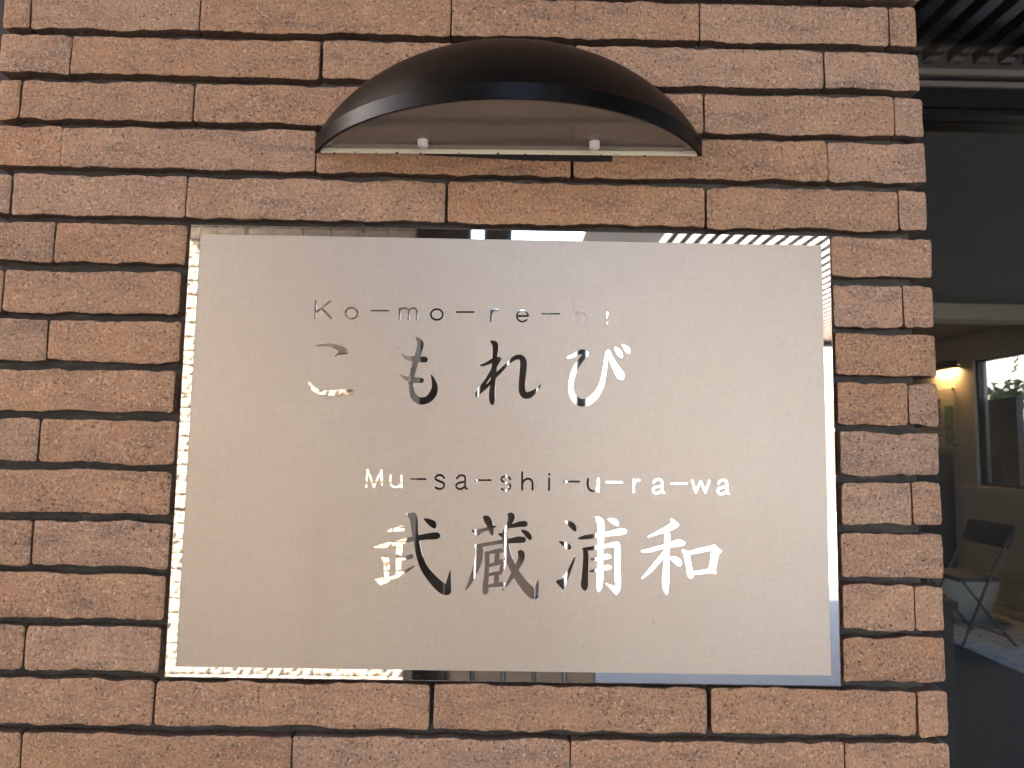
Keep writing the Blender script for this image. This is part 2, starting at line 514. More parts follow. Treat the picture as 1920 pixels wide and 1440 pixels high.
GLYPHS = [('letter', [[(-181.94, 135.65, 0.92), (-181.87, 119.4, 0.92)], [(-168.21, 135.9, 0.92), (-181.08, 124.96, 0.92)], [(-176.2, 129.07, 0.92), (-166.98, 119.5, 0.92)]], []),
 ('letter', [[(-142.01, 124.81, 0.83), (-142.38, 126.5, 0.83), (-143.32, 128.0, 0.83), (-144.72, 129.13, 0.83), (-146.45, 129.79, 0.83), (-148.31, 129.9, 0.83), (-150.09, 129.45, 0.83), (-151.61, 128.48, 0.83), (-152.7, 127.1, 0.83), (-153.25, 125.47, 0.83), (-153.18, 123.75, 0.83), (-152.52, 122.14, 0.83), (-151.33, 120.81, 0.83), (-149.74, 119.9, 0.83), (-147.93, 119.51, 0.83), (-146.08, 119.69, 0.83), (-144.41, 120.41, 0.83), (-143.09, 121.59, 0.83), (-142.26, 123.12, 0.83), (-142.01, 124.81, 0.83)]], []),
 ('hyphen', [[(-129.13, 127.44, 0.75), (-112.78, 127.74, 0.75)]], []),
 ('letter', [[(-102.05, 130.07, 0.88), (-102.15, 119.3, 0.88)], [(-102.23, 127.5, 0.88), (-99.94, 129.94, 0.88), (-97.0, 130.42, 0.88), (-94.6, 129.09, 0.88), (-93.77, 126.54, 0.88), (-93.73, 119.45, 0.88)], [(-93.71, 127.4, 0.88), (-91.5, 130.01, 0.88), (-88.99, 130.57, 0.88), (-86.42, 129.24, 0.88), (-85.66, 126.43, 0.88), (-85.89, 119.59, 0.88)]], []),
 ('letter', [[(-61.24, 124.99, 0.83), (-61.59, 126.65, 0.83), (-62.51, 128.12, 0.83), (-63.91, 129.24, 0.83), (-65.63, 129.89, 0.83), (-67.49, 130.0, 0.83), (-69.28, 129.55, 0.83), (-70.82, 128.6, 0.83), (-71.92, 127.24, 0.83), (-72.49, 125.63, 0.83), (-72.44, 123.94, 0.83), (-71.8, 122.36, 0.83), (-70.62, 121.05, 0.83), (-69.04, 120.15, 0.83), (-67.23, 119.77, 0.83), (-65.38, 119.94, 0.83), (-63.69, 120.65, 0.83), (-62.35, 121.82, 0.83), (-61.5, 123.32, 0.83), (-61.24, 124.99, 0.83)]], []),
 ('hyphen', [[(-48.3, 127.59, 0.75), (-32.08, 127.88, 0.75)]], []),
 ('letter', [[(-15.31, 130.36, 0.88), (-15.45, 119.57, 0.88)], [(-15.24, 126.51, 0.88), (-14.02, 129.1, 0.88), (-11.68, 130.43, 0.88), (-9.14, 130.39, 0.88)]], []),
 ('letter', [[(10.23, 124.74, 0.79), (19.28, 125.07, 0.79)], [(19.7, 125.09, 0.79), (19.4, 126.6, 0.79), (18.68, 127.96, 0.79), (17.6, 129.05, 0.79), (16.25, 129.79, 0.79), (14.75, 130.11, 0.79), (13.21, 129.99, 0.79), (11.77, 129.44, 0.79), (10.55, 128.5, 0.79), (9.65, 127.25, 0.79), (9.14, 125.79, 0.79), (9.08, 124.26, 0.79), (9.45, 122.77, 0.79), (10.24, 121.46, 0.79), (11.38, 120.42, 0.79), (12.76, 119.75, 0.79), (14.28, 119.51, 0.79), (15.81, 119.71, 0.79), (17.21, 120.33, 0.79), (18.39, 121.33, 0.79)]], []),
 ('hyphen', [[(33.04, 127.38, 0.75), (49.45, 127.67, 0.75)]], []),
 ('letter', [[(62.76, 136.24, 0.79), (62.74, 119.26, 0.79)], [(74.54, 125.04, 0.79), (74.23, 126.7, 0.79), (73.36, 128.18, 0.79), (72.02, 129.3, 0.79), (70.35, 129.95, 0.79), (68.54, 130.06, 0.79), (66.79, 129.61, 0.79), (65.28, 128.66, 0.79), (64.18, 127.3, 0.79), (63.6, 125.69, 0.79), (63.62, 124.0, 0.79), (64.22, 122.41, 0.79), (65.34, 121.1, 0.79), (66.86, 120.2, 0.79), (68.62, 119.82, 0.79), (70.43, 119.99, 0.79), (72.08, 120.7, 0.79), (73.4, 121.86, 0.79), (74.25, 123.37, 0.79), (74.54, 125.04, 0.79)]], []),
 ('letter', [[(95.26, 133.91, 1.09), (95.26, 133.74, 1.09)], [(95.19, 129.96, 0.79), (94.98, 119.33, 0.79)]], []),
 ('hiragana', [[(-184.29, 60.35, 0.33), (-184.36, 57.99, 1.17), (-183.24, 55.08, 1.67), (-180.18, 51.78, 2.0), (-175.51, 49.51, 2.17), (-169.63, 48.44, 2.34), (-162.13, 48.4, 2.67), (-154.65, 49.03, 2.92), (-148.01, 49.64, 3.0), (-145.51, 49.68, 2.84)]], [[(-179.98, 93.66), (-173.98, 94.62), (-167.3, 95.24), (-160.55, 94.26), (-154.62, 92.67), (-150.5, 90.2), (-148.58, 87.86), (-149.76, 85.81), (-155.18, 85.21), (-159.33, 84.12), (-162.47, 83.05), (-161.44, 84.76), (-159.42, 86.49), (-158.46, 87.86), (-161.23, 90.01), (-167.17, 92.11), (-173.89, 92.5), (-179.34, 92.49)]]),
 ('hiragana', [[(-85.65, 101.95, 0.92), (-83.06, 99.45, 2.17), (-81.52, 95.65, 3.0), (-83.17, 88.42, 2.75), (-85.83, 78.64, 2.67), (-88.08, 69.32, 2.59), (-89.42, 60.88, 2.34), (-89.23, 54.16, 2.34), (-87.03, 47.49, 2.75), (-82.74, 43.37, 3.34), (-77.71, 42.46, 3.34), (-72.76, 44.38, 3.34), (-68.7, 49.06, 3.51), (-67.01, 54.54, 3.09), (-67.72, 59.57, 2.17), (-69.53, 64.59, 1.17), (-71.02, 67.34, 0.42)], [(-98.78, 85.6, 0.5), (-94.77, 83.3, 1.67), (-89.71, 82.29, 2.25), (-83.82, 81.8, 2.42), (-78.79, 81.72, 2.75), (-76.77, 81.5, 2.5)], [(-99.73, 67.01, 0.5), (-95.88, 64.13, 1.67), (-90.81, 62.54, 2.42), (-84.1, 61.98, 2.59), (-79.92, 61.88, 2.42)]], []),
 ('hiragana', [[(-14.66, 100.06, 1.0), (-11.5, 97.74, 2.67), (-10.51, 94.53, 2.75), (-10.96, 86.72, 2.25), (-11.23, 78.25, 2.42), (-12.04, 68.1, 2.42), (-12.7, 57.99, 2.42), (-13.04, 49.58, 2.75), (-12.94, 44.13, 2.59), (-12.72, 41.37, 1.5)], [(-25.64, 76.98, 0.5), (-22.46, 77.38, 1.17), (-17.88, 79.15, 1.59), (-13.31, 81.76, 1.84), (-8.47, 83.62, 1.84), (-5.61, 83.42, 0.83)], [(-6.18, 82.39, 0.83), (-10.69, 76.57, 1.84), (-14.76, 69.74, 1.67), (-19.22, 62.08, 1.67), (-23.28, 55.7, 2.34), (-26.28, 50.61, 2.5), (-27.31, 48.08, 1.17)], [(-24.63, 51.9, 1.5), (-19.53, 56.19, 1.67), (-14.6, 61.32, 1.34), (-9.69, 67.72, 1.84), (-3.92, 73.73, 1.67), (1.03, 78.88, 1.42), (6.83, 84.06, 1.92), (11.85, 85.59, 2.34), (15.25, 83.36, 2.84), (16.17, 77.88, 3.17), (15.47, 68.57, 3.09), (14.77, 59.3, 2.92), (15.19, 53.42, 3.09), (17.59, 49.68, 3.17), (21.61, 49.75, 3.0), (26.59, 52.77, 2.17), (29.9, 56.19, 1.34), (32.54, 59.6, 0.42)]], []),
 ('hiragana', [[(58.3, 86.06, 1.25), (62.33, 87.32, 1.5), (66.95, 89.94, 2.0), (71.57, 91.72, 2.34), (74.95, 89.91, 2.34), (72.87, 86.91, 2.34), (69.11, 82.18, 2.34), (64.96, 74.92, 2.42), (62.09, 66.84, 2.34), (60.99, 58.4, 2.25), (62.05, 51.69, 2.67), (65.62, 46.3, 3.34), (70.42, 43.44, 3.59), (76.11, 43.96, 3.51), (81.95, 47.83, 3.17), (86.95, 54.22, 2.67), (90.27, 61.43, 2.25), (92.32, 71.59, 1.92), (93.54, 80.91, 1.67), (94.77, 88.14, 1.67), (95.69, 91.81, 1.5)], [(96.02, 91.81, 2.0), (99.42, 84.83, 2.09), (103.66, 76.43, 3.09), (107.05, 71.16, 3.84), (108.57, 68.32, 2.84)], [(102.59, 96.18, 0.5), (104.62, 93.83, 2.0), (106.83, 90.9, 2.59), (108.77, 87.7, 1.25)], [(109.17, 99.27, 0.5), (111.62, 97.36, 1.5), (113.91, 94.67, 2.5), (115.68, 92.16, 1.42)]], []),
 ('letter', [[(-127.59, -22.61, 0.93), (-128.11, -38.41, 0.93)], [(-127.11, -22.6, 0.93), (-120.99, -38.29, 0.93)], [(-120.99, -38.29, 0.93), (-114.78, -22.4, 0.93)], [(-114.58, -22.4, 0.93), (-113.49, -38.18, 0.93)]], []),
 ('letter', [[(-105.74, -27.53, 0.93), (-105.96, -32.8, 0.93), (-104.5, -36.6, 0.93), (-100.6, -38.07, 0.93), (-97.27, -36.68, 0.93), (-95.62, -34.07, 0.93)], [(-95.82, -27.38, 0.93), (-95.31, -37.89, 0.93)]], []),
 ('hyphen', [[(-87.05, -30.4, 0.83), (-73.37, -30.18, 0.83)]], []),
 ('letter', [[(-56.04, -28.76, 0.93), (-58.32, -26.59, 0.93), (-61.41, -26.35, 0.93), (-63.98, -27.83, 0.93), (-63.92, -30.22, 0.93), (-60.79, -31.9, 0.93), (-57.39, -32.99, 0.93), (-55.88, -35.36, 0.93), (-57.45, -38.25, 0.93), (-60.61, -39.07, 0.93), (-63.92, -37.78, 0.93)]], []),
 ('letter', [[(-44.26, -29.15, 0.93), (-42.58, -26.82, 0.93), (-39.7, -26.1, 0.93), (-37.26, -27.12, 0.93), (-36.43, -29.79, 0.93), (-36.27, -36.97, 0.93), (-34.6, -38.47, 0.93)], [(-36.38, -31.9, 0.93), (-40.51, -32.73, 0.93), (-43.86, -33.93, 0.93), (-44.67, -36.43, 0.93), (-42.79, -38.6, 0.93), (-39.42, -38.45, 0.93), (-36.3, -35.82, 0.93)]], []),
 ('hyphen', [[(-26.76, -30.4, 0.83), (-12.86, -30.19, 0.83)]], []),
 ('letter', [[(5.37, -28.94, 0.93), (3.11, -26.77, 0.93), (0.02, -26.53, 0.93), (-2.57, -28.01, 0.93), (-2.53, -30.41, 0.93), (0.59, -32.08, 0.93), (3.99, -33.18, 0.93), (5.48, -35.55, 0.93), (3.89, -38.44, 0.93), (0.72, -39.26, 0.93), (-2.59, -37.97, 0.93)]], []),
 ('letter', [[(16.29, -22.43, 0.93), (16.53, -38.53, 0.93)], [(16.45, -33.27, 0.93), (18.34, -29.89, 0.93), (21.7, -28.3, 0.93), (24.9, -29.49, 0.93), (26.1, -32.45, 0.93), (26.18, -38.38, 0.93)]], []),
 ('letter', [[(41.58, -23.86, 1.07), (41.58, -24.05, 1.07)], [(41.53, -27.79, 0.88), (41.55, -38.43, 0.88)]], []),
 ('hyphen', [[(55.19, -30.45, 0.83), (69.51, -30.23, 0.83)]], []),
 ('letter', [[(77.72, -27.8, 0.97), (77.47, -32.79, 0.97), (78.94, -37.08, 0.97), (82.34, -38.75, 0.97), (85.23, -37.46, 0.97), (87.35, -34.55, 0.97)], [(87.31, -27.65, 0.97), (87.37, -38.86, 0.97)]], []),
 ('hyphen', [[(95.36, -30.4, 0.83), (109.4, -30.18, 0.83)]], []),
 ('letter', [[(120.54, -27.51, 0.97), (120.26, -38.82, 0.97)], [(120.54, -32.3, 0.97), (121.8, -29.6, 0.97), (123.93, -28.12, 0.97), (125.68, -28.0, 0.97)]], []),
 ('letter', [[(139.05, -30.0, 0.97), (140.8, -27.67, 0.97), (143.72, -26.95, 0.97), (146.14, -27.97, 0.97), (146.91, -30.64, 0.97), (146.89, -37.83, 0.97), (148.53, -39.34, 0.97)], [(146.9, -32.75, 0.97), (142.73, -33.59, 0.97), (139.34, -34.79, 0.97), (138.46, -37.29, 0.97), (140.3, -39.47, 0.97), (143.69, -39.32, 0.97), (146.89, -36.68, 0.97)]], []),
 ('hyphen', [[(155.63, -30.6, 0.88), (169.79, -30.38, 0.88)]], []),
 ('letter', [[(175.05, -27.9, 0.97), (178.18, -38.49, 0.97)], [(178.18, -38.49, 0.97), (182.81, -28.45, 0.97)], [(182.81, -28.45, 0.97), (187.2, -38.35, 0.97)], [(187.2, -38.35, 0.97), (190.88, -27.65, 0.97)]], []),
 ('letter', [[(199.5, -29.82, 0.97), (201.27, -27.48, 0.97), (204.19, -26.76, 0.97), (206.61, -27.78, 0.97), (207.36, -30.46, 0.97), (207.28, -37.66, 0.97), (208.91, -39.16, 0.97)], [(207.33, -32.57, 0.97), (203.15, -33.41, 0.97), (199.74, -34.61, 0.97), (198.84, -37.12, 0.97), (200.66, -39.29, 0.97), (204.06, -39.14, 0.97), (207.29, -36.51, 0.97)]], []),
 ('kanji', [[(-83.96, -64.37, 3.31), (-82.88, -68.62, 3.6), (-82.21, -75.24, 3.12), (-81.35, -81.84, 2.82), (-79.92, -88.42, 2.73), (-78.28, -95.93, 2.82), (-75.66, -104.34, 2.92), (-72.11, -111.79, 3.31), (-66.2, -119.19, 3.9), (-59.35, -126.1, 4.48), (-54.02, -130.03, 4.67), (-50.92, -132.04, 3.31)], [(-49.69, -132.02, 2.53), (-49.82, -126.43, 2.53), (-49.22, -119.88, 1.46), (-48.42, -113.32, 0.39)], [(-106.73, -78.44, 0.49), (-102.74, -77.25, 1.75), (-97.99, -76.23, 2.24), (-94.18, -75.61, 2.63), (-92.75, -75.4, 1.75)], [(-118.3, -93.04, 0.78), (-111.84, -92.0, 1.75), (-104.25, -90.2, 2.14), (-96.66, -88.48, 2.14), (-88.12, -86.19, 2.05), (-80.51, -84.47, 2.24), (-70.99, -82.82, 2.73), (-63.35, -82.04, 3.21), (-60.95, -82.0, 2.53)], [(-95.61, -91.48, 2.73), (-95.98, -98.07, 2.82), (-96.11, -106.52, 2.53), (-96.07, -114.01, 2.34), (-96.68, -119.17, 1.56)], [(-94.77, -103.5, 1.56), (-88.6, -102.28, 1.75), (-84.63, -100.91, 2.14)], [(-111.31, -102.34, 0.78), (-108.11, -103.88, 2.73), (-107.01, -108.56, 2.63), (-106.83, -114.17, 2.53), (-106.94, -119.78, 2.14)]], [[(-90.76, -61.63), (-86.91, -62.04), (-81.08, -64.33), (-80.51, -67.64), (-86.77, -66.78), (-88.76, -64.44)], [(-74.02, -66.59), (-68.54, -66.7), (-63.69, -68.8), (-62.17, -72.09), (-62.77, -74.75), (-64.96, -75.17), (-69.36, -72.2)], [(-117.34, -121.61), (-109.96, -120.48), (-100.5, -118.57), (-91.12, -113.75), (-82.67, -109.6), (-81.51, -110.06), (-83.55, -112.15), (-91.02, -117.21), (-97.58, -120.58), (-102.74, -122.99), (-106.93, -125.85), (-110.2, -127.67), (-113.1, -126.4)]]),
 ('kanji', [[(-18.48, -63.84, 0.78), (-15.55, -66.17, 3.12), (-13.26, -70.41, 3.02), (-11.73, -75.12, 2.53), (-10.68, -79.64, 1.36)], [(3.89, -61.6, 0.97), (6.8, -62.98, 3.12), (6.19, -66.79, 2.63), (4.05, -71.56, 1.95), (1.53, -75.86, 1.66), (-1.27, -80.45, 0.88)], [(1.68, -73.02, 1.17), (9.34, -71.48, 1.95), (15.08, -70.17, 2.53), (19.4, -69.91, 2.73)], [(-25.79, -90.91, 0.97), (-19.12, -89.59, 1.75), (-11.48, -88.15, 1.66), (-1.93, -86.5, 1.75), (7.64, -85.23, 2.34), (13.86, -84.38, 3.02), (18.18, -84.31, 2.63)], [(-25.13, -90.43, 1.36), (-22.42, -92.28, 3.31), (-22.19, -98.86, 3.41), (-23.56, -106.4, 3.31), (-26.25, -114.87, 2.73), (-29.43, -122.4, 1.95), (-33.92, -130.49, 0.58)], [(-4.74, -79.27, 0.68), (-1.55, -80.45, 1.75), (1.35, -82.01, 2.63), (1.92, -87.2, 2.73), (2.99, -93.78, 2.92), (5.52, -102.21, 3.12), (9.48, -110.6, 3.31), (14.87, -118.95, 3.7), (21.67, -127.27, 4.29), (26.99, -132.32, 4.67), (30.17, -134.79, 2.92)], [(30.55, -134.79, 2.14), (31.04, -129.0, 1.95), (31.84, -124.32, 1.27), (32.56, -121.04, 0.39)], [(14.22, -95.22, 0.97), (16.64, -96.88, 2.92), (16.79, -100.64, 2.92), (14.48, -106.31, 2.73), (10.95, -112.92, 2.43), (6.31, -120.95, 1.75), (-0.02, -130.38, 0.58)], [(-16.29, -96.89, 0.97), (-12.28, -96.36, 1.36), (-5.61, -94.85, 1.95), (-1.31, -94.32, 1.95)], [(-14.85, -97.34, 2.14), (-14.58, -106.26, 2.05), (-14.97, -115.64, 2.14), (-15.57, -124.07, 2.53), (-15.83, -130.6, 2.73), (-15.98, -132.65, 1.75)], [(-5.4, -95.79, 1.95), (-5.8, -100.5, 2.24), (-6.55, -106.62, 1.75)], [(-14.44, -108.61, 1.27), (-8.26, -106.92, 1.56), (-2.09, -104.67, 2.14), (1.08, -105.1, 1.95)], [(0.51, -105.85, 2.34), (-1.02, -111.22, 2.24), (-2.38, -114.99, 1.46)], [(-13.62, -116.37, 1.17), (-7.15, -115.25, 1.56), (-2.4, -114.24, 1.46)], [(-5.61, -115.97, 1.95), (-6.07, -122.06, 2.05), (-6.49, -125.62, 1.36)], [(-14.37, -126.85, 1.17), (-6.96, -125.62, 1.75), (-0.78, -124.79, 2.05), (3.05, -125.48, 0.97)]], [[(-29.46, -76.33), (-22.29, -75.09), (-15.6, -73.47), (-8.42, -72.04), (-6.78, -72.68), (-10.77, -74.91), (-18.4, -77.58), (-23.89, -81.26), (-26.99, -79.6)], [(15.93, -75.46), (21.9, -76.31), (25.6, -80.23), (26.03, -83.53), (23.94, -84.6), (19.56, -80.32)]]),
 ('kanji', [[(69.82, -82.41, 0.88), (75.87, -81.18, 1.95), (83.55, -80.02, 1.95), (91.24, -78.49, 1.75), (100.85, -77.02, 2.34), (108.06, -75.58, 3.02), (111.63, -75.34, 2.34)], [(84.61, -63.41, 0.97), (87.31, -64.8, 2.73), (89.74, -67.89, 3.12), (90.07, -76.42, 2.92), (89.84, -87.78, 2.63), (89.51, -99.09, 2.43), (89.46, -108.5, 2.63), (89.32, -117.88, 2.82), (88.79, -125.84, 2.73), (88.24, -129.58, 1.17)], [(73.25, -91.8, 0.88), (78.82, -91.53, 1.75), (87.45, -90.17, 1.75), (95.13, -88.64, 1.75), (101.85, -87.6, 2.34), (105.21, -87.36, 2.34)], [(75.66, -92.7, 2.14), (76.18, -99.29, 2.43), (75.87, -108.7, 2.63), (75.36, -118.08, 2.92), (75.12, -124.63, 3.21), (75.71, -127.89, 1.56)], [(104.93, -88.02, 2.73), (105.52, -95.09, 2.43), (105.36, -103.57, 2.53), (105.57, -112.96, 2.73), (105.98, -122.32, 2.73), (105.81, -127.93, 2.34), (104.67, -131.87, 0.97)], [(81.47, -101.28, 0.88), (85.59, -101.03, 1.46), (91.34, -99.82, 1.46), (95.65, -98.35, 2.34), (97.86, -98.5, 1.56)], [(80.58, -111.91, 0.88), (85.65, -111.09, 1.46), (91.39, -109.6, 1.36), (95.98, -108.21, 2.24), (98.85, -108.36, 1.17)]], [[(56.8, -66.78), (61.81, -66.89), (66.45, -70.14), (67.17, -75.06), (65.25, -75.85), (59.92, -71.19)], [(51.21, -85.33), (57.17, -85.9), (61.81, -88.67), (62.31, -91.77), (59.44, -92.57), (54.8, -89.24)], [(66.3, -97.93), (65.67, -103.21), (61.75, -114.53), (57.56, -127.22), (55.67, -128.65), (52.78, -126.35), (49.6, -122.94), (49.38, -120.79), (54.33, -118.85), (58.38, -112.7), (62.15, -105.61)], [(96.08, -64.19), (101.28, -63.63), (105.63, -65.75), (106.32, -69.54), (104.39, -70.33), (99.85, -67.74)], [(93.74, -122.12), (99.1, -123.54), (103.89, -125.15), (106.95, -126.98), (106.01, -131.66), (103.91, -133.0), (99.12, -128.02)]]),
 ('kanji', [[(128.0, -93.06, 0.88), (133.57, -92.6, 1.66), (141.26, -90.32, 1.75), (148.96, -88.31, 1.75), (155.7, -86.51, 2.43), (161.49, -85.2, 3.02), (165.82, -85.23, 2.14)], [(149.77, -75.33, 1.75), (151.69, -78.34, 2.63), (151.37, -86.86, 2.73), (150.86, -96.31, 2.63), (150.64, -105.72, 2.82), (150.03, -115.12, 3.02), (149.81, -124.49, 3.12), (150.75, -130.56, 1.56)], [(149.43, -93.5, 1.75), (144.61, -99.98, 2.05), (138.35, -107.31, 1.95), (133.55, -112.55, 1.36), (127.9, -117.69, 0.58)], [(165.98, -91.84, 1.17), (169.13, -95.28, 2.63), (170.53, -101.67, 2.63), (171.74, -108.24, 2.63), (172.86, -113.67, 2.82), (173.23, -115.91, 1.36)], [(170.58, -94.32, 1.56), (178.77, -92.31, 1.95), (187.45, -90.29, 2.05), (195.16, -88.57, 2.34)], [(173.83, -112.43, 1.56), (181.51, -111.38, 1.75), (190.16, -110.13, 1.95), (194.96, -110.72, 1.56)]], [[(154.16, -62.92), (156.76, -63.45), (161.38, -66.61), (162.24, -68.69), (159.62, -71.58), (151.89, -75.02), (143.21, -77.52), (135.02, -80.1), (133.39, -79.56), (139.36, -76.15), (148.05, -71.28), (154.33, -66.91), (155.02, -64.53)], [(153.06, -98.16), (158.54, -97.42), (163.34, -99.89), (164.85, -104.11), (163.11, -106.2), (159.28, -104.66)], [(194.21, -87.36), (195.66, -87.33), (202.07, -91.59), (200.9, -93.21), (198.94, -96.07), (197.13, -104.1), (195.93, -109.76), (196.38, -112.2), (194.94, -112.6), (189.68, -109.85), (190.7, -103.26), (191.73, -96.17), (192.45, -90.5)]])]


ZC = 1.5

# ------------------------------------------------------------------ setting: ground
MB().add([(-120, -200, 0), (120, -200, 0), (120, 120, 0), (-120, 120, 0)], [(0, 1, 2, 3)]).build('ground', M['ground'], kind='structure')

MB().add([(-60, -60, 0.004), (60, -60, 0.004), (60, -6.7, 0.004), (-60, -6.7, 0.004)], [(0, 1, 2, 3)]).build('street', M['street'], kind='structure')

# ------------------------------------------------------------------ the brick pier
pier = thing('brick_pier', (0, 0, 0), 'brown sandy brick pier that carries the steel name plate and the black lamp', 'wall')
MB().box(-0.486, 0.3935, 0.0125, 0.60, 0.0, 2.98).build('mortar_core', M['mortar'], pier)
MB().box(-0.50, 0.409, 0.03, 0.60, 0.0, 0.60).build('plinth', M['brown_wall'], pier)
MB().box(-0.50, 0.409, 0.03, 0.60, 2.36, 2.98).build('cap', M['brown_wall'], pier)


def brick_mesh(x0, x1, z0, z1, y1, seed, hi=True):
    """one split faced brick: uneven front, wavy long edges, straight ends; front near y = 0"""
    w, h = x1 - x0, z1 - z0
    nx = max(3, int(w / (0.0045 if hi else 0.03)))
    nz = 9 if hi else 3
    tilt, tl2 = rnd.uniform(-1, 1) * 0.0006, rnd.uniform(-1, 1) * 0.0006
    push = rnd.uniform(-1, 1) * 0.0006
    cr = 0.0022                                       # rounded corners
    def wave(x, k, amp):
        return amp * (noise.noise(Vector((x * 34, k * 9.7, seed * 1.37))) + 0.55 * noise.noise(Vector((x * 105, k * 4.1, seed * 2.1))) + 0.30 * noise.noise(Vector((x * 300, k * 3.3, seed))))
    us = [0.0, 0.0015 / w * 1.0, 0.004 / w] + [0.004 / w + (1 - 0.008 / w) * i / nx for i in range(1, nx)] + [1 - 0.004 / w, 1 - 0.0015 / w, 1.0]
    vs_ = [0.0, 0.03] + [0.03 + 0.94 * j / nz for j in range(1, nz)] + [0.97, 1.0]
    vs, fs = [], []
    n = len(us)
    for v in vs_:
        for u in us:
            x = x0 + u * w
            zt = z1 + wave(x, 1, 0.0022)
            zb = z0 + wave(x, 2, 0.0024)
            ex = min(u, 1 - u) * w
            if ex < cr:                               # round the corners
                d = cr - math.sqrt(max(0, cr * cr - (cr - ex) ** 2))
                zt -= d
                zb += d
            z = zb + (zt - zb) * v
            ez = min(v, 1 - v) * h
            y = push + tilt * (u - .5) * 2 + tl2 * (v - .5) * 2
            y += 0.0011 * noise.noise(Vector((x * 30, z * 38, seed * 3.1))) + 0.0007 * noise.noise(Vector((x * 110, z * 130, seed)))
            y += 0.0006 * max(0, 1 - ez / 0.0012) ** 2 + 0.0008 * max(0, 1 - ex / 0.0014) ** 2
            x += (0.0003 * noise.noise(Vector((u * 3, z * 160, seed * 5.0)))) if u in (0.0, 1.0) else 0
            vs.append((x, y, z))
    for j in range(len(vs_) - 1):
        for i in range(n - 1):
            a = j * n + i
            fs.append((a, a + 1, a + n + 1, a + n))
    mb = MB().add(vs, fs, True)
    # sides run back to y1
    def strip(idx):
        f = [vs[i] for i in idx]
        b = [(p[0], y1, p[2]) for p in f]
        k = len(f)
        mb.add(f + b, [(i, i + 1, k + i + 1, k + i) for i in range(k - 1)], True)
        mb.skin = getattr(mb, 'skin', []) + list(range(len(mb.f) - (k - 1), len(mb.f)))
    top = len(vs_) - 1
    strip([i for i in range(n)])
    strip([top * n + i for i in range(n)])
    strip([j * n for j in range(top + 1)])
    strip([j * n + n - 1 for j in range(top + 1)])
    return mb


WIDE = {(-186.8): 3.6, (-60.5): 2.6, (-62.6): 4.2, 189.5: 4.6, 60.5: 3.2, 61.8: 3.0, -312.5: 2.4, 190.4: 2.4}
TIGHT = {-433.4: 0.5, -473.9: 1.0}
PITCH_Z = 46.99
k = 0
for row in range(-8, 27):
    if 0 <= row < 16:
        zt, zb, xs = ROWS[row]
    else:
        src = row % 2 + (2 if row % 4 >= 2 else 0)
        xs = [x + rnd.uniform(-1, 1) for x in ROWS[src][2]] if row < 0 or row > 15 else None
        if row > 15 and row % 2 == 0:
            xs = [x + rnd.uniform(-1, 1) for x in ROWS[14][2]]
        zt, zb = 442.7 - PITCH_Z * row, 403.7 - PITCH_Z * row
    for a, b in zip(xs[:-1], xs[1:]):
        if a is None or b is None:
            continue
        def gap(x, end):
            if end:
                return 0.0
            if x in WIDE:
                return WIDE[x] / 2
            if x in TIGHT:
                return TIGHT[x] / 2
            return 0.5 * (0.9 + 1.0 * abs(math.sin(x * 12.9898 + row)))
        x0 = a + gap(a, a == xs[0])
        x1 = b - gap(b, b == xs[-1] or (xs[xs.index(b) + 1] is None))
        k += 1
        last = b == xs[-1]
        depth = (0.245 if (row % 2) else 0.245) if last else 0.03
        mb = brick_mesh(x0 / 1000, x1 / 1000, ZC + zb / 1000, ZC + zt / 1000, 0.0 + (0.052 if last and row % 2 else depth), k * 1.731, -2 <= row <= 17)
        bo = mb.build('brick', M['brick'], pier)
        bo.data.materials.append(M['brick_shade'])
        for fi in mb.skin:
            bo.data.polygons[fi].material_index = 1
    # courses on the return face of the pier
    if -2 <= row <= 17:
        y0 = 0.054 if row % 2 else 0.247
        while y0 < 0.57:
            y1 = min(0.60, y0 + 0.245)
            MB().box(0.390, 0.4065 + rnd.uniform(-.0008, .0008), y0, y1 - 0.002, ZC + zb / 1000, ZC + zt / 1000, 0.0012).build('brick', M['brick'], pier)
            y0 = y1

# ------------------------------------------------------------------ the name plate
plate = thing('name_plate', (0.0027, 0.0, ZC - 0.0015), 'wide stainless steel name plate with mirror border and etched Japanese lettering', 'sign')
FX0, FX1, FZ0, FZ1 = -0.3047, 0.3100, ZC - 0.2119, ZC + 0.2088
PX0, PX1, PZ0, PZ1 = -0.2945, 0.3009, ZC - 0.2021, ZC + 0.1987
YF, YP = -0.0012, -0.00085
MB().box(FX0 + 0.0006, FX1 - 0.0006, -0.0004, 0.0135, FZ0 + 0.0006, FZ1 - 0.0006).build('backing_plate', M['bronze_light'], plate)


def ring_frame():
    def loop(x0, x1, z0, z1, y):
        return [(x0, y, z0), (x1, y, z0), (x1, y, z1), (x0, y, z1)]
    b = 0.0011
    loops = [loop(FX0, FX1, FZ0, FZ1, 0.004), loop(FX0, FX1, FZ0, FZ1, YF + b * 0.7), loop(FX0 + b, FX1 - b, FZ0 + b, FZ1 - b, YF),
             loop(PX0, PX1, PZ0, PZ1, YF), loop(PX0, PX1, PZ0, PZ1, -0.0005)]
    vs = sum(loops, [])
    fs = []
    for i in range(4):
        for j in range(4):
            fs.append((i * 4 + j, i * 4 + (j + 1) % 4, i * 4 + 4 + (j + 1) % 4, i * 4 + 4 + j))
    return MB().add(vs, fs)


ring_frame().build('frame', M['mirror'], plate)
MB().add([(PX0, YP, PZ0), (PX1, YP, PZ0), (PX1, YP, PZ1), (PX0, YP, PZ1)], [(0, 1, 2, 3)]).build('panel', M['panel'], plate)


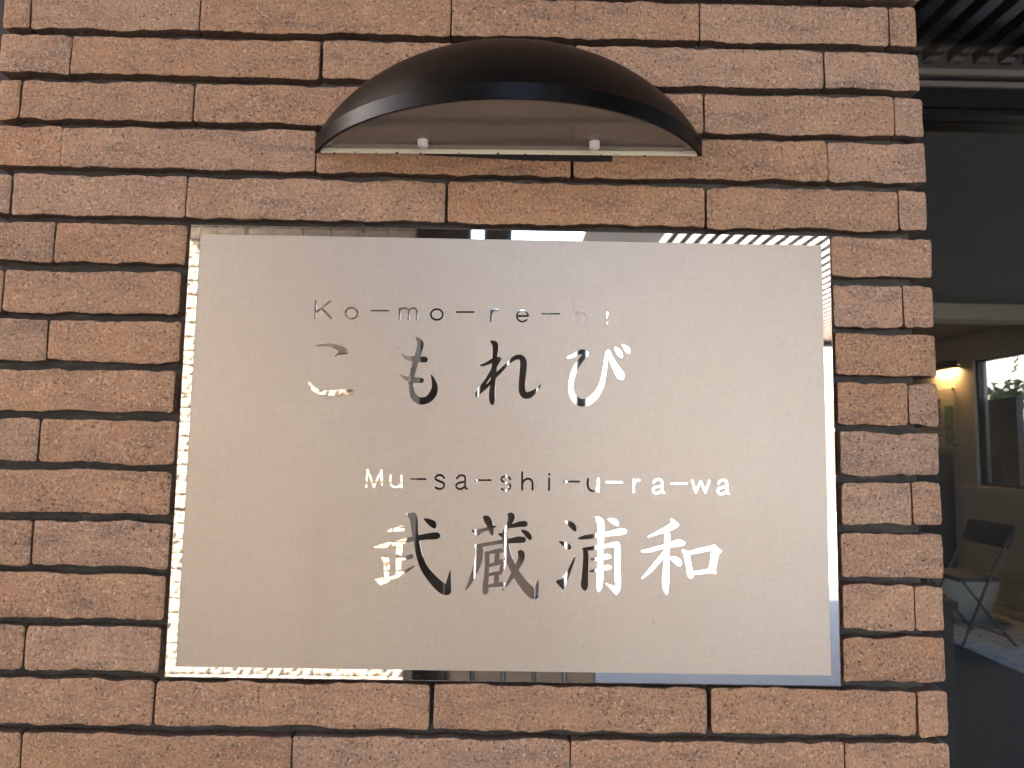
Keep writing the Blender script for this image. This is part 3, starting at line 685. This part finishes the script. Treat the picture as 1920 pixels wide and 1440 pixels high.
def catmull(pts, sub, closed=False):
    pts = np.array(pts, float)
    n = len(pts)
    if n < 3:
        return pts
    out = []
    rng = range(n) if closed else range(n - 1)
    for i in rng:
        if closed:
            p0, p1, p2, p3 = pts[(i - 1) % n], pts[i], pts[(i + 1) % n], pts[(i + 2) % n]
        else:
            p0, p1, p2, p3 = pts[max(i - 1, 0)], pts[i], pts[i + 1], pts[min(i + 2, n - 1)]
        for t in np.arange(sub) / sub:
            out.append(0.5 * (2 * p1 + (p2 - p0) * t + (2 * p0 - 5 * p1 + 4 * p2 - p3) * t * t + (3 * p1 - p0 - 3 * p2 + p3) * t ** 3))
    if not closed:
        out.append(pts[-1])
    return np.array(out)


def field(strokes, polys, X, Z):
    D = np.full(X.shape, 1e9)
    for st in strokes:
        q = catmull(st, 5)
        for a, b in zip(q[:-1], q[1:]):
            d = b - a
            L2 = d[0] ** 2 + d[1] ** 2
            t = np.clip(((X - a[0]) * d[0] + (Z - a[1]) * d[1]) / max(L2, 1e-9), 0, 1)
            D = np.minimum(D, np.hypot(X - a[0] - t * d[0], Z - a[1] - t * d[1]) - (a[2] + t * d[2]))
    for pl in polys:
        q = catmull(pl, 4, True)
        dd = np.full(X.shape, 1e9)
        ins = np.zeros(X.shape, bool)
        for a, b in zip(q, np.roll(q, -1, axis=0)):
            d = b - a
            t = np.clip(((X - a[0]) * d[0] + (Z - a[1]) * d[1]) / max(d @ d, 1e-9), 0, 1)
            dd = np.minimum(dd, np.hypot(X - a[0] - t * d[0], Z - a[1] - t * d[1]))
            c = (a[1] > Z) != (b[1] > Z)
            ins ^= c & (X < (b[0] - a[0]) * (Z - a[1]) / (b[1] - a[1] + 1e-12) + a[0])
        D = np.minimum(D, np.where(ins, -dd, dd))
    return D


def contours(D, xs, zs):
    """marching squares: closed outlines of D < 0"""
    pts, nxt = {}, {}
    nz, nx = D.shape
    ins = D < 0
    act = np.argwhere((ins[:-1, :-1] != ins[1:, 1:]) | (ins[:-1, 1:] != ins[1:, :-1]) | (ins[:-1, :-1] != ins[:-1, 1:]))
    def P(j, i, hor):
        kk = (j, i, hor)
        if kk not in pts:
            if hor:
                a, b = D[j, i], D[j, i + 1]
                pts[kk] = (xs[i] + (xs[i + 1] - xs[i]) * a / (a - b), zs[j])
            else:
                a, b = D[j, i], D[j + 1, i]
                pts[kk] = (xs[i], zs[j] + (zs[j + 1] - zs[j]) * a / (a - b))
        return kk
    for j, i in act:
        j, i = int(j), int(i)
        c = (ins[j, i], ins[j, i + 1], ins[j + 1, i + 1], ins[j + 1, i])
        E = [(j, i, 1), (j, i + 1, 0), (j + 1, i, 1), (j, i, 0)]      # bottom, right, top, left
        # walk corners; edge q joins corner q and q+1; enter/leave keeps the inside on the left
        ent = [q for q in range(4) if c[q] and not c[(q + 1) % 4]]
        lev = [q for q in range(4) if not c[q] and c[(q + 1) % 4]]
        if len(ent) == 1:
            nxt[P(*E[ent[0]])] = P(*E[lev[0]])
        elif len(ent) == 2:
            for q in ent:
                nxt[P(*E[q])] = P(*E[(q - 1) % 4])
    out = []
    while nxt:
        s0 = next(iter(nxt))
        lp, cur = [], s0
        while cur in nxt:
            lp.append(pts[cur])
            cur = nxt.pop(cur)
        if len(lp) > 6:
            out.append(lp)
    return out


def glyph_mesh(name, strokes, polys):
    al = [p[:2] for s_ in strokes for p in s_] + [p for pl in polys for p in pl]
    rmax = max([p[2] for s_ in strokes for p in s_] + [1.0]) + 1.0
    a = np.array(al)
    step = 0.22 if name == 'letter' or name == 'hyphen' else 0.36
    xs = np.arange(a[:, 0].min() - rmax, a[:, 0].max() + rmax, step)
    zs = np.arange(a[:, 1].min() - rmax, a[:, 1].max() + rmax, step)
    X, Z = np.meshgrid(xs, zs)
    lps = contours(field(strokes, polys, X, Z), xs, zs)
    cu = bpy.data.curves.new(name, 'CURVE')
    cu.dimensions = '2D'
    cu.fill_mode = 'BOTH'
    cu.extrude = 0.00018
    cu.bevel_depth = 0.00008
    cu.bevel_resolution = 0
    for lp in lps:
        lp = lp[::2] if len(lp) > 40 else lp
        sp = cu.splines.new('POLY')
        sp.points.add(len(lp) - 1)
        for pt, q in zip(sp.points, lp):
            pt.co = (q[0] / 1000, q[1] / 1000, 0, 1)
        sp.use_cyclic_u = True
    tmp = bpy.data.objects.new('tmp', cu)
    COL.objects.link(tmp)
    bpy.context.view_layer.update()
    me = bpy.data.meshes.new_from_object(tmp.evaluated_get(bpy.context.evaluated_depsgraph_get()))
    bpy.data.objects.remove(tmp)
    bpy.data.curves.remove(cu)
    me.name = name
    for v in me.vertices:
        x, y, z = v.co
        v.co = (x, YF + 0.00026 - z, ZC + y)
    me.polygons.foreach_set('use_smooth', [False] * len(me.polygons))
    me.materials.clear()
    return me


for nm, st, pl in GLYPHS:
    if nm == 'hiragana' and pl:                       # two brush strokes that do not touch
        link('brush_stroke', glyph_mesh('brush_stroke', st, []), M['mirror'], plate)
        st, nm = [], 'brush_stroke'
    link(nm, glyph_mesh(nm, st, pl), M['mirror'], plate)

# ------------------------------------------------------------------ the half moon lamp over the plate
lz = ZC + 0.2832
lamp = thing('wall_lamp', (-0.0008, 0.0, lz), 'black half moon downlight fixed to the bricks above the name plate', 'lamp', None, (0, R(-0.62), 0))
A_, SAG, LIP, HH = 0.1882, 0.1120, 0.0155, 0.0915
RC = (A_ * A_ + SAG * SAG) / (2 * SAG)


def seg(x, a=A_, rc=RC, sag=SAG):
    return max(0.0, math.sqrt(max(0, rc * rc - x * x)) - (rc - sag))


def shade():
    N, K = 72, 18
    yb = 0.004                       # reaches a little into the brick relief
    def grid(inset):
        vs = []
        for i in range(N + 1):
            t = -1 + 2 * i / N
            x = math.sin(t * math.pi / 2) * (A_ - inset)
            p = max(0.0, seg(x / (A_ - inset) * A_) - inset)
            hgt = max(0.0004, seg(x / (A_ - inset) * A_) / SAG * HH - inset)
            e_ = min(0.0016, p * 0.3)
            col = [(x, -p, 0.0), (x, -p, LIP * 0.5), (x, -p, LIP - 0.0014), (x, -p + e_ * 0.25, LIP - 0.0005), (x, -p + e_, LIP)]
            for q in range(1, K + 1):
                s_ = q / K
                col.append((x, (-p + e_) * (1 - s_) + (yb if q == K else 0), LIP + hgt * (1 - (1 - s_) ** 2)))
            vs.append(col)
        return vs
    mb = MB()
    o, inn = grid(0.0), grid(0.0022)
    C_ = len(o[0])
    for g, fl in ((o, False), (inn, True)):
        for a0, a1 in ((0, 3), (2, 5), (4, C_)):
            w_ = a1 - a0
            vs = [c[q] for c in g for q in range(a0, a1)]
            fs = [(i * w_ + q, (i + 1) * w_ + q, (i + 1) * w_ + q + 1, i * w_ + q + 1) for i in range(N) for q in range(w_ - 1)]
            mb.add(vs, fs, True)
    vs = [c[0] for c in o] + [c[0] for c in inn]
    mb.add(vs, [(i, i + 1, N + 2 + i, N + 1 + i) for i in range(N)])
    return mb


def local(name, mb, mat, parent):
    return mb.build(name, mat, parent)


local('shade', shade(), M['black_paint'], lamp)
N = 48
arc = [(x, -max(0.0006, seg(x) - 0.0024), 0.0052) for x in [(-1 + 2 * i / N) * (A_ - 0.004) for i in range(N + 1)]]
arc2 = [(x, y, 0.0082) for x, y, _ in arc]
mb = MB()
mb.add(arc + [(A_ - 0.004, -0.0004, 0.0052), (-A_ + 0.004, -0.0004, 0.0052)], [tuple(range(N + 3))])
mb.add(arc2 + [(A_ - 0.004, -0.0004, 0.0082), (-A_ + 0.004, -0.0004, 0.0082)], [tuple(range(N + 3))])
local('diffuser', mb, M['acrylic'], lamp)
local('mounting_strip', MB().box(-A_ + 0.006, A_ - 0.006, -0.0030, -0.0008, -0.0004, 0.0050, 0.0006), M['white_strip'], lamp)
local('mounting_strip', MB().box(-A_ + 0.020, A_ - 0.020, -0.0125, -0.0034, 0.0035, 0.0050, 0.0005), M['acrylic'], lamp)
for kx in (-0.0815, 0.0805):
    kb = MB().lathe([(0.0, -0.0016), (0.0040, -0.0014), (0.0049, -0.0006), (0.0051, 0.0034), (0.0051, 0.0052)], (kx, -0.0190, 0.0), n=20)
    kn = local('screw_knob', kb, M['knob'], lamp)
gk = MB()
xs_ = [-0.082 + 0.182 * i / 60 for i in range(61)]
gv, gf = [], []
for i, x in enumerate(xs_):
    zl = -0.0010 - 0.0052 * min(1, i / 34.0) + 0.0004 * noise.noise(Vector((x * 240, 1, 2)))
    zu = 0.0012 + 0.0009 * noise.noise(Vector((x * 420, 3, 1)))
    for y in (-0.0022, 0.004):
        gv += [(x, y, zl), (x, y, zu)]
for i in range(60):
    a = i * 4
    gf += [(a, a + 4, a + 5, a + 1), (a + 2, a + 3, a + 7, a + 6), (a, a + 2, a + 6, a + 4), (a + 1, a + 5, a + 7, a + 3)]
gf += [(0, 1, 3, 2), (240, 242, 243, 241)]
gk.add(gv, gf)
local('sealant_bead', gk, M['black_rubber'], lamp)
crumb = MB()
for i in range(20):
    x = rnd.uniform(-0.17, 0.165)
    z = -0.0008 + rnd.uniform(-0.0006, 0.0012)
    s_ = rnd.uniform(0.0004, 0.0010)
    crumb.box(x - s_, x + s_ * rnd.uniform(.6, 2), -0.0036, -0.0008, z - s_ * .6, z + s_ * .6, s_ * .3)
cr = local('sealant_crumbs', crumb, M['black_rubber'], lamp)
cr['kind'] = 'stuff'

# a scrap of debris on the top edge of the plate
db = MB()
pts = [(-0.1402 + 0.0007 * math.sin(i * 1.3), YF - 0.0012 - 0.0004 * math.sin(i), ZC + 0.2108 - i * 0.0011) for i in range(8)]
db.tube(pts, 0.0009, 6, True, 0.0005)
db.tube([pts[3], (pts[3][0] + 0.0014, pts[3][1] - 0.001, pts[3][2] - 0.0016)], 0.0004, 5)
db.build('debris', M['stem'], None, label='tiny brown scrap of debris clinging to the top edge of the name plate', cat='debris')

# ------------------------------------------------------------------ building over and behind the pier
bld = thing('apartment_building', (0, 0, 0), 'upper storeys of the apartment building rising above the brown brick pier and entrance', 'building')
MB().box(-0.50, 5.0, 0.06, 9.0, 2.985, 15.0).build('wall', M['brown_wall'], bld)
MB().box(-1.96, 0.58, -1.60, 0.058, 3.0, 3.25).build('balcony_slab', M['slab'], bld)
ew = thing('sun_screen_wall', (-3.75, -1, 0), 'grey wall added out of view left of the passage to keep sun off the ground', 'wall')
MB().box(-3.85, -3.65, -1.69, 0.40, 0.0, 3.15).build('wall_body', M['plinth'], ew)  # unseen wall added to block low sun from the passage ground
sw = thing('garden_wall', (-1.8, 0.5, 0), 'dark brown wall just behind the left edge of the brick pier, raised out of view to shade the ground', 'wall')
MB().box(-6.5, -0.515, 0.42, 0.62, 0.0, 3.9, 0.01).build('wall_body', M['dark_render'], sw)  # height and length beyond the visible edge added to shade the ground
MB().box(-6.52, -0.512, 0.40, 0.64, 3.902, 3.95, 0.006).build('coping', M['plinth'], sw)

# ------------------------------------------------------------------ entrance: glass wall, slatted canopy
can = thing('slatted_canopy', (2.5, -2.4, 2.5), 'dark slatted canopy running over the entrance to the right of the brick pier', 'canopy')
sl_mesh = MB().box(-0.0175, 0.0175, -6.35, 1.232, 2.598, 2.633).mesh('slat')
sl_mesh.materials.append(M['slat'])
for i in range(53):
    o = link('slat', sl_mesh, None, can)
    o.location.x += 0.815 + 0.0715 * i
MB().box(0.385, 0.785, -6.35, -1.62, 2.585, 2.73).build('edge_board', M['plinth'], can)
MB().box(0.60, 0.785, -1.618, 1.232, 2.585, 2.73).build('edge_beam', M['bronze_light'], can)
MB().box(0.40, 4.66, -6.46, -6.352, 2.56, 2.71).build('end_beam', M['bronze'], can)
MB().box(0.40, 4.66, -6.35, 1.36, 2.735, 2.79).build('roof_sheet', M['roof'], can)
for x in (0.75, 4.40):
    MB().box(x - 0.05, x + 0.05, -6.455, -6.36, 0.0, 2.56, 0.004).build('post', M['bronze'], can)

gw = thing('glass_wall', (2.4, 1.28, 0), 'tall dark framed glass wall of the entrance right of the brick pier', 'glass wall')
for z0, z1, y_, mt, bv in ((2.571, 2.588, 1.240, 'bronze_light', 0.002), (2.556, 2.5705, 1.262, 'bronze', 0), (2.540, 2.5555, 1.246, 'bronze_light', 0.003),
                           (2.520, 2.5395, 1.258, 'bronze', 0), (2.480, 2.5195, 1.246, 'bronze', 0.004), (2.468, 2.4795, 1.262, 'bronze', 0), (2.456, 2.4675, 1.246, 'bronze', 0.003)):
    MB().box(0.41, 4.7, y_, 1.36, z0, z1, bv).build('head_rail', M[mt], gw)
MB().box(0.41, 4.7, 1.285, 1.297, 0.06, 2.456).build('pane', M['glass'], gw)
MB().box(0.41, 4.7, 1.25, 1.34, 0.004, 0.06).build('sill_rail', M['bronze'], gw)
MB().box(0.41, 0.47, 1.25, 1.34, 0.06, 2.456).build('jamb', M['bronze'], gw)
MB().box(3.10, 3.16, 1.25, 1.34, 0.06, 2.456).build('mullion', M['bronze'], gw)

# ------------------------------------------------------------------ lobby behind the glass
XW = 4.7
lob = thing('lobby_ceiling', (2.4, 4.4, 2.6), 'dim grey lobby ceiling with small round downlights behind the glass', 'ceiling')
MB().box(0.41, XW, 1.365, 8.2, 2.722, 2.78).build('ceiling_panel', M['ceiling'], lob)
MB().box(0.41, XW - 0.002, 4.95, 5.18, 2.595, 2.720).build('beam', M['plaster'], lob)
for x, y in ((2.76, 3.53), (3.84, 4.78)):
    MB().lathe([(0.045, 2.718), (0.050, 2.714), (0.075, 2.714), (0.082, 2.7215)], (x, y, 0), n=28).build('downlight', M['ceiling'], lob)
MB().box(3.60, XW, 1.365, 8.2, 0.0, 0.012).build('floor', M['floor_pale'], kind='structure')  # paler bluish strip of floor along the window wall
MB().box(0.41, 3.598, 1.365, 8.2, 0.0, 0.009).build('dark_floor', M['floor_dark'], kind='structure')  # darker floor up to the pale strip
bw = thing('lobby_back_wall', (2.4, 7.65, 0), 'dark far wall at the end of the lobby', 'wall')
MB().box(0.2, XW + 0.1, 8.205, 8.35, 0.0, 2.9).build('wall_body', M['plaster'], bw)
lw = thing('lobby_side_wall', (0.35, 4.5, 0), 'plain inner lobby wall hidden behind the brick pier', 'wall')
MB().box(0.30, 0.408, 1.365, 8.203, 0.0, 2.9).build('wall_body', M['plaster'], lw)

# wall with the window, lamp and notice
W0, W1, WZ0, WZ1 = 5.2, 6.40, 1.20, 2.45          # window opening (y, z)
ww = thing('window_wall', (XW, 4.5, 0), 'beige lobby wall with a bright window and strips shaping reflected brick lines below', 'wall')
w_ = MB()
w_.box(XW, XW + 0.14, 1.365, 1.75, 0.0, 2.9)
w_.box(XW, XW + 0.14, 4.45, W0, 0.0, 2.9)
w_.box(XW, XW + 0.14, 1.75, 4.45, 2.55, 2.9)
w_.box(XW, XW + 0.14, 1.75, 4.45, 0.0, 0.12)
w_.box(XW, XW + 0.14, W1, 8.203, 0.0, 2.9)
w_.box(XW, XW + 0.14, W0, W1, WZ1, 2.9)
w_.box(XW, XW + 0.14, W0, W1, 0.0, WZ0)
w_.build('wall_body', M['plaster'], ww)
pm = MB().box(XW - 0.016, XW - 0.001, 4.46, 6.64, 0.0, 0.0445, 0.002).mesh('reflection_strip')  # strips shape the brick lines that the glass reflects
pm.materials.append(M['reflection_strip'])
for i in range(24):
    o = link('reflection_strip', pm, None, ww)
    o.location.z += 0.06 + 0.0475 * i
sg = thing('fill_light_opening', (XW, 3.1, 0.12), 'large unseen glazed opening added to brighten the lobby, nearer than the framed window', 'window')
f_ = MB()
for y in (1.75, 3.075, 4.40):
    f_.box(XW + 0.04, XW + 0.10, y, y + 0.05, 0.121, 2.549)
f_.build('frame', M['bronze'], sg)
MB().box(XW + 0.065, XW + 0.071, 1.80, 4.40, 0.121, 2.549).build('pane', M['glass'], sg)  # out of view, added to let more daylight into the lobby
win = thing('lobby_window', (XW, 5.47, WZ0), 'bright window on the far lobby wall with plants behind its dark louvre', 'window')
fr = MB()
fr.box(XW + 0.03, XW + 0.09, W0, W0 + 0.03, WZ0, WZ1)
fr.box(XW + 0.03, XW + 0.09, W1 - 0.025, W1, WZ0, WZ1)
fr.box(XW + 0.03, XW + 0.09, W0 + 0.03, W1 - 0.025, WZ1 - 0.02, WZ1)
fr.box(XW + 0.03, XW + 0.09, W0 + 0.03, W1 - 0.025, WZ0, WZ0 + 0.03)
fr.build('frame', M['bronze'], win)
MB().box(XW + 0.055, XW + 0.062, W0 + 0.03, W1 - 0.025, WZ0 + 0.03, WZ1 - 0.02).build('pane', M['glass'], win)
lm = MB().box(XW + 0.17, XW + 0.20, 6.05, 6.50, 0.0, 0.0495, 0.003).mesh('slat')
lm.materials.append(M['louvre'])
lv = thing('louvre_screen', (XW + 0.18, 6.2, 0), 'dark brown louvred screen standing outside the lobby window below the leaves', 'screen')
for i in range(18):
    o = link('slat', lm, None, lv)
    o.location.z += 1.14 + 0.0515 * i
lp_ = MB()
lp_.box(XW + 0.201, XW + 0.23, 6.05, 6.09, 0.0, 2.07)
lp_.box(XW + 0.201, XW + 0.23, 6.46, 6.50, 0.0, 2.07)
lp_.build('stile', M['louvre'], lv)
MB().box(XW + 0.232, XW + 0.24, 6.05, 6.50, 1.14, 2.06).build('backing', M['louvre'], lv)


def foliage(mb, c, rad, n, size, seed):
    r_ = random.Random(seed)
    for _ in range(n):
        while True:
            d = Vector((r_.uniform(-1, 1), r_.uniform(-1, 1), r_.uniform(-1, 1)))
            if d.length < 1 and (noise.noise(d * 2.3 + Vector((seed, 0, 0))) > -0.12):
                break
        p = Vector(c) + Vector((d.x * rad[0], d.y * rad[1], d.z * rad[2]))
        a = Vector((r_.uniform(-1, 1), r_.uniform(-1, 1), r_.uniform(-.6, .6))).normalized()
        b = a.orthogonal().normalized()
        b = (b + a.cross(b) * r_.uniform(-1, 1)).normalized()
        s_ = size * r_.uniform(.6, 1.3)
        mb.add([p - a * s_, p + b * s_ * .42 + a * s_ * .1, p + a * s_, p - b * s_ * .42 + a * s_ * .1], [(0, 1, 2, 3)])


for i, (y, h, rz, lab) in enumerate(((6.62, 2.13, 0.17, 'leafy green shrub outside the lobby window above the middle of the louvre'),
                                     (7.02, 2.10, 0.15, 'lower green shrub outside the lobby window at the left end of the louvre'),
                                     (5.70, 1.45, 0.45, 'tall green shrub outside the lobby window right of the louvre'))):
    sh = thing('shrub', (XW + 0.55, y, 0), lab, 'shrub', 'shrubs outside the lobby window')
    c_ = MB()
    foliage(c_, (XW + 0.55, y, h), (0.28, 0.34, rz), 420, 0.045, 3.3 + i)
    c_.build('crown', M['leaf'], sh)
    s__ = MB()
    for q in range(4):
        s__.tube([(XW + 0.55 + rnd.uniform(-.1, .1), y + rnd.uniform(-.1, .1), 0), (XW + 0.55 + rnd.uniform(-.15, .15), y + rnd.uniform(-.15, .15), h)], 0.014, 6)
    s__.build('stem', M['stem'], sh)
tr = thing('maple_branch', (XW + 0.5, 6.2, 2.5), 'thin hanging branch with small leaves across the top of the lobby window', 'plant')
tb, tl = MB(), MB()
for q in range(7):
    a = Vector((XW + 0.45 + rnd.uniform(0, .25), 5.55 + 0.12 * q, 2.66))
    pts = [a]
    for w__ in range(5):
        pts.append(pts[-1] + Vector((rnd.uniform(-.03, .03), rnd.uniform(0.0, .11), rnd.uniform(-.12, -.02))))
    tb.tube(pts, 0.006, 5, True, 0.002)
    for pt in pts[1:]:
        foliage(tl, pt, (0.05, 0.07, 0.035), 7, 0.030, q + 0.3)
tb.build('twig', M['stem'], tr)
tl.build('leaves', M['leaf'], tr)
nb = thing('neighbour_house', (9.6, 8, 0), 'white neighbouring house seen through the lobby window', 'building')
MB().box(9.4, 12.0, 2.0, 22.0, 0.0, 6.0).build('wall', M['white_wall'], nb)
for z in (1.9, 2.75, 3.6):
    MB().box(9.385, 9.398, 2.0, 22.0, z, z + 0.03).build('cladding_joint', M['grey_steel'], nb)
MB().tube([(9.33, 11.3, 0), (9.33, 11.3, 6)], 0.07, 12).build('downpipe', M['grey_steel'], nb)

# lit wall lamp over the notice
ll = thing('lit_wall_lamp', (XW - 0.05, 6.8, 2.42), 'slim dark wall lamp glowing warm above the framed notice', 'lamp')
MB().box(XW - 0.095, XW - 0.002, 6.59, 7.02, 2.425, 2.480, 0.018).build('housing', M['bronze'], ll)
MB().box(XW - 0.096, XW - 0.088, 6.592, 7.018, 2.398, 2.440, 0.003).build('housing', M['bronze'], ll)
MB().box(XW - 0.087, XW - 0.003, 6.592, 6.600, 2.398, 2.4255).build('housing', M['bronze'], ll)
MB().box(XW - 0.040, XW - 0.020, 6.62, 6.99, 2.414, 2.4245).build('tube', M['lamp_glow'], ll)
al = bpy.data.lights.new('lamp_light', 'AREA')
al.shape = 'RECTANGLE'
al.size, al.size_y = 0.03, 0.36
al.energy = 1.2
al.color = (1.0, 0.60, 0.25)
ao = bpy.data.objects.new('lamp_light', al)
COL.objects.link(ao)
ao.location = (XW - 0.030, 6.805, 2.412)
ao.rotation_euler = (0, R(10), 0)
ao.parent = ll
ao.matrix_parent_inverse = Matrix.Translation(-ll.location)

nt = thing('framed_notice', (XW - 0.02, 6.6, 1.55), 'framed notice with a tall green picture under the lit wall lamp', 'notice')
MB().box(XW - 0.012, XW - 0.004, 6.69, 7.46, 1.585, 2.205).build('sheet', M['paper'], nt)
MB().box(XW - 0.0155, XW - 0.0125, 6.715, 6.87, 1.605, 2.02).build('picture', M['green_print'], nt)
MB().box(XW - 0.0155, XW - 0.0125, 6.93, 7.40, 2.08, 2.105).build('heading', M['poster_print'], nt)
for i in range(5):
    MB().box(XW - 0.0155, XW - 0.0125, 6.92, 7.32 - 0.03 * (i % 3), 1.98 - 0.07 * i, 1.992 - 0.07 * i).build('text_line', M['poster_print'], nt)
for y in (6.705, 7.445):
    for z in (1.60, 2.19):
        MB().tube([(XW - 0.003, y, z), (XW - 0.03, y, z)], 0.011, 12).build('standoff', M['bronze'], nt)

# folding chair
ch = thing('folding_chair', (3.82, 5.27, 0), 'dark folding chair with tubular legs standing in the lobby', 'chair')
bk = MB()
bm = bmesh.new()
bmesh.ops.create_cube(bm, size=1.0)
for v in bm.verts:
    v.co = Vector((v.co.x * 0.028, v.co.y * 0.57, v.co.z * 0.19))
bmesh.ops.bevel(bm, geom=bm.edges[:], offset=0.010, segments=2, affect='EDGES')
bmesh.ops.rotate(bm, verts=bm.verts[:], cent=(0, 0, 0), matrix=Matrix.Rotation(R(16), 3, 'Y'))
bmesh.ops.translate(bm, verts=bm.verts[:], vec=(4.02, 5.27, 0.86))
bk.bm(bm)
bk.build('backrest', M['chair_dark'], ch)
MB().box(3.60, 3.96, 5.03, 5.51, 0.500, 0.535, 0.012).build('seat', M['chair_dark'], ch)
for y in (5.01, 5.53):
    MB().tube([(4.05, y, 0.94), (3.82, y, 0.50), (3.60, y, 0.013)], 0.011, 8).build('leg', M['chair_metal'], ch)
    MB().tube([(3.64, y + 0.02, 0.50), (3.84, y + 0.02, 0.24), (4.04, y + 0.02, 0.013)], 0.011, 8).build('leg', M['chair_metal'], ch)
MB().tube([(3.985, 5.03, 0.08), (3.985, 5.55, 0.08)], 0.008, 8).build('stretcher', M['chair_metal'], ch)

# planter
pl_ = thing('planter', (4.28, 6.05, 0), 'round white planter bowl standing by the beige lobby wall', 'planter')
MB().lathe([(0.0, 0.013), (0.19, 0.013), (0.26, 0.20), (0.30, 0.37), (0.305, 0.385), (0.290, 0.385), (0.275, 0.35)], (4.28, 6.05, 0), n=36).build('bowl', M['pot'], pl_)
MB().lathe([(0.0, 0.355), (0.15, 0.365), (0.278, 0.348)], (4.28, 6.05, 0), n=30).build('soil', M['soil'], pl_)
# dark block in place of a leaning wall shadow; low dark cabinet
cb = thing('shadow_block', (4.5, 7.0, 0), 'tall dark block shaping a leaning shadow in the far corner beside the framed notice', 'cabinet')
MB().box(4.32, XW - 0.003, 6.76, 7.40, 0.013, 1.50, 0.006).build('carcass', M['cabinet'], cb)
MB().box(4.304, 4.3195, 6.78, 7.38, 0.05, 1.46, 0.003).build('front_sheet', M['cabinet'], cb)
cc = thing('low_cabinet', (1.0, 1.6, 0), 'low dark cabinet just inside the glass beside the brick pier', 'cabinet')
MB().box(0.50, 1.290, 1.40, 1.70, 0.010, 1.06, 0.004).build('carcass', M['cabinet'], cc)
MB().box(0.49, 1.300, 1.39, 1.71, 1.0605, 1.085, 0.004).build('top', M['cabinet'], cc)

# ------------------------------------------------------------------ what the polished steel mirrors: the side of the passage facing the pier
YW = -1.70
fw_ = thing('cream_brick_wall', (-1.2, YW, 0), 'sunlit cream split brick wall facing the pier, mirrored in the plate border', 'wall')
MB().box(-3.0, -0.315, YW - 4.6, YW - 0.006, 0.0, 3.25).build('mortar_core', M['brown_wall'], fw_)
protos = []
for q in range(5):
    b_ = brick_mesh(-0.0465, 0.0465, -0.0215, 0.0215, 0.012, 50 + q * 3.7, True)
    # mirrored to face +Y, with a rough split face
    b_.v = [(x, -(y + 0.0038 * noise.noise(Vector((x * 60 + z * 40, z * 70 - x * 30, q * 5.0)))) if y < 0.011 else -y, z) for x, y, z in b_.v]
    me = b_.mesh('brick')
    me.materials.append(M['cream_brick'])
    protos.append(me)
rest = MB()
nrow = int(3.25 / 0.0475)
for j in range(nrow):
    z = 0.024 + 0.0475 * j
    x = -0.3635 - (0.048 if j % 2 else 0.0)
    while x > -2.95:
        me = protos[rnd.randrange(5)]
        if 1.06 < z < 2.30 and x > -1.32:
            o = link('brick', me, None, fw_)
            o.location.x += x
            o.location.y += YW + 0.001 * rnd.uniform(-2, 2)
            o.location.z += z
        else:
            rest.add([(v.co.x + x, v.co.y + YW, v.co.z + z) for v in me.vertices], [tuple(p.vertices) for p in me.polygons], True)
        x -= 0.096
    if j % 2:
        rest.box(-0.362, -0.316, YW - 0.012, YW, z - 0.0215, z + 0.0215, 0.002)
rest.build('bricks', M['cream_brick'], fw_, kind='stuff')

gt = thing('photographer_stand_in', (0, YW - 0.05, 0), 'dark boarded stand-in for the photographer, seen only in the polished steel', 'stand_in')  # boards stand in for the dark reflection of the photographer
for i in range(5):
    MB().box(-0.295 + 0.101 * i, -0.197 + 0.101 * i, YW - 0.09, YW - 0.05, 0.04, 1.985 - 0.004 * i, 0.006).build('board', M['stand_in'], gt)
MB().box(0.214, 0.310, YW - 0.09, YW - 0.05, 0.04, 1.52, 0.006).build('board', M['stand_in'], gt)
MB().box(-0.312, -0.13, YW - 0.10, YW - 0.03, 2.00, 2.46).build('head_panel', M['stand_in'], gt)
MB().box(-0.085, 0.012, YW - 0.11, YW - 0.02, 2.00, 2.60).build('post', M['stand_in'], gt)
st_ = thing('street_house', (7, -19, 0), 'pale house with a brown corner across the sunlit street', 'building')
MB().box(3.0, 8.1, -23.0, -18.0, 0.0, 4.6).build('wall', M['facade'], st_)
MB().box(8.11, 8.8, -23.0, -17.9, 0.0, 2.9).build('corner_block', M['facade_brown'], st_)
MB().box(2.8, 9.0, -23.2, -17.7, 4.6, 4.85).build('roof', M['roof'], st_)
for x in (3.8, 5.6):
    f_ = MB().box(x, x + 1.1, -18.02, -17.96, 1.0, 2.4).build('window', M['grey_steel'], st_)
    MB().box(x + 0.05, x + 1.05, -17.955, -17.94, 1.05, 2.35).build('pane', M['facade_glass'], f_)
tw = thing('tiled_side_wall', (4.75, -2.4, 0), 'dark tiled wall closing the canopy walk on its far right side, reflected in the glass', 'wall')
MB().box(4.72, 4.90, -6.34, -2.4, 0.0, 2.73).build('wall_core', M['roof'], tw)
tm_ = MB().box(4.700, 4.719, -6.34, -2.4, 0.0, 0.072, 0.003).mesh('tile_course')
tm_.materials.append(M['dark_tile'])
for i in range(34):
    o = link('tile_course', tm_, None, tw)
    o.location.z += 0.02 + 0.079 * i
hd = thing('hedge', (9.6, -14, 0), 'clipped green hedge beside the pale house across the street', 'hedge')
hb = MB()
foliage(hb, (9.9, -14.5, 1.0), (0.7, 1.2, 1.0), 900, 0.10, 11.1)
hb.build('crown', M['leaf'], hd)
MB().tube([(9.9, -14.5, 0), (9.9, -14.5, 1.2)], 0.06, 8).build('trunk', M['stem'], hd)
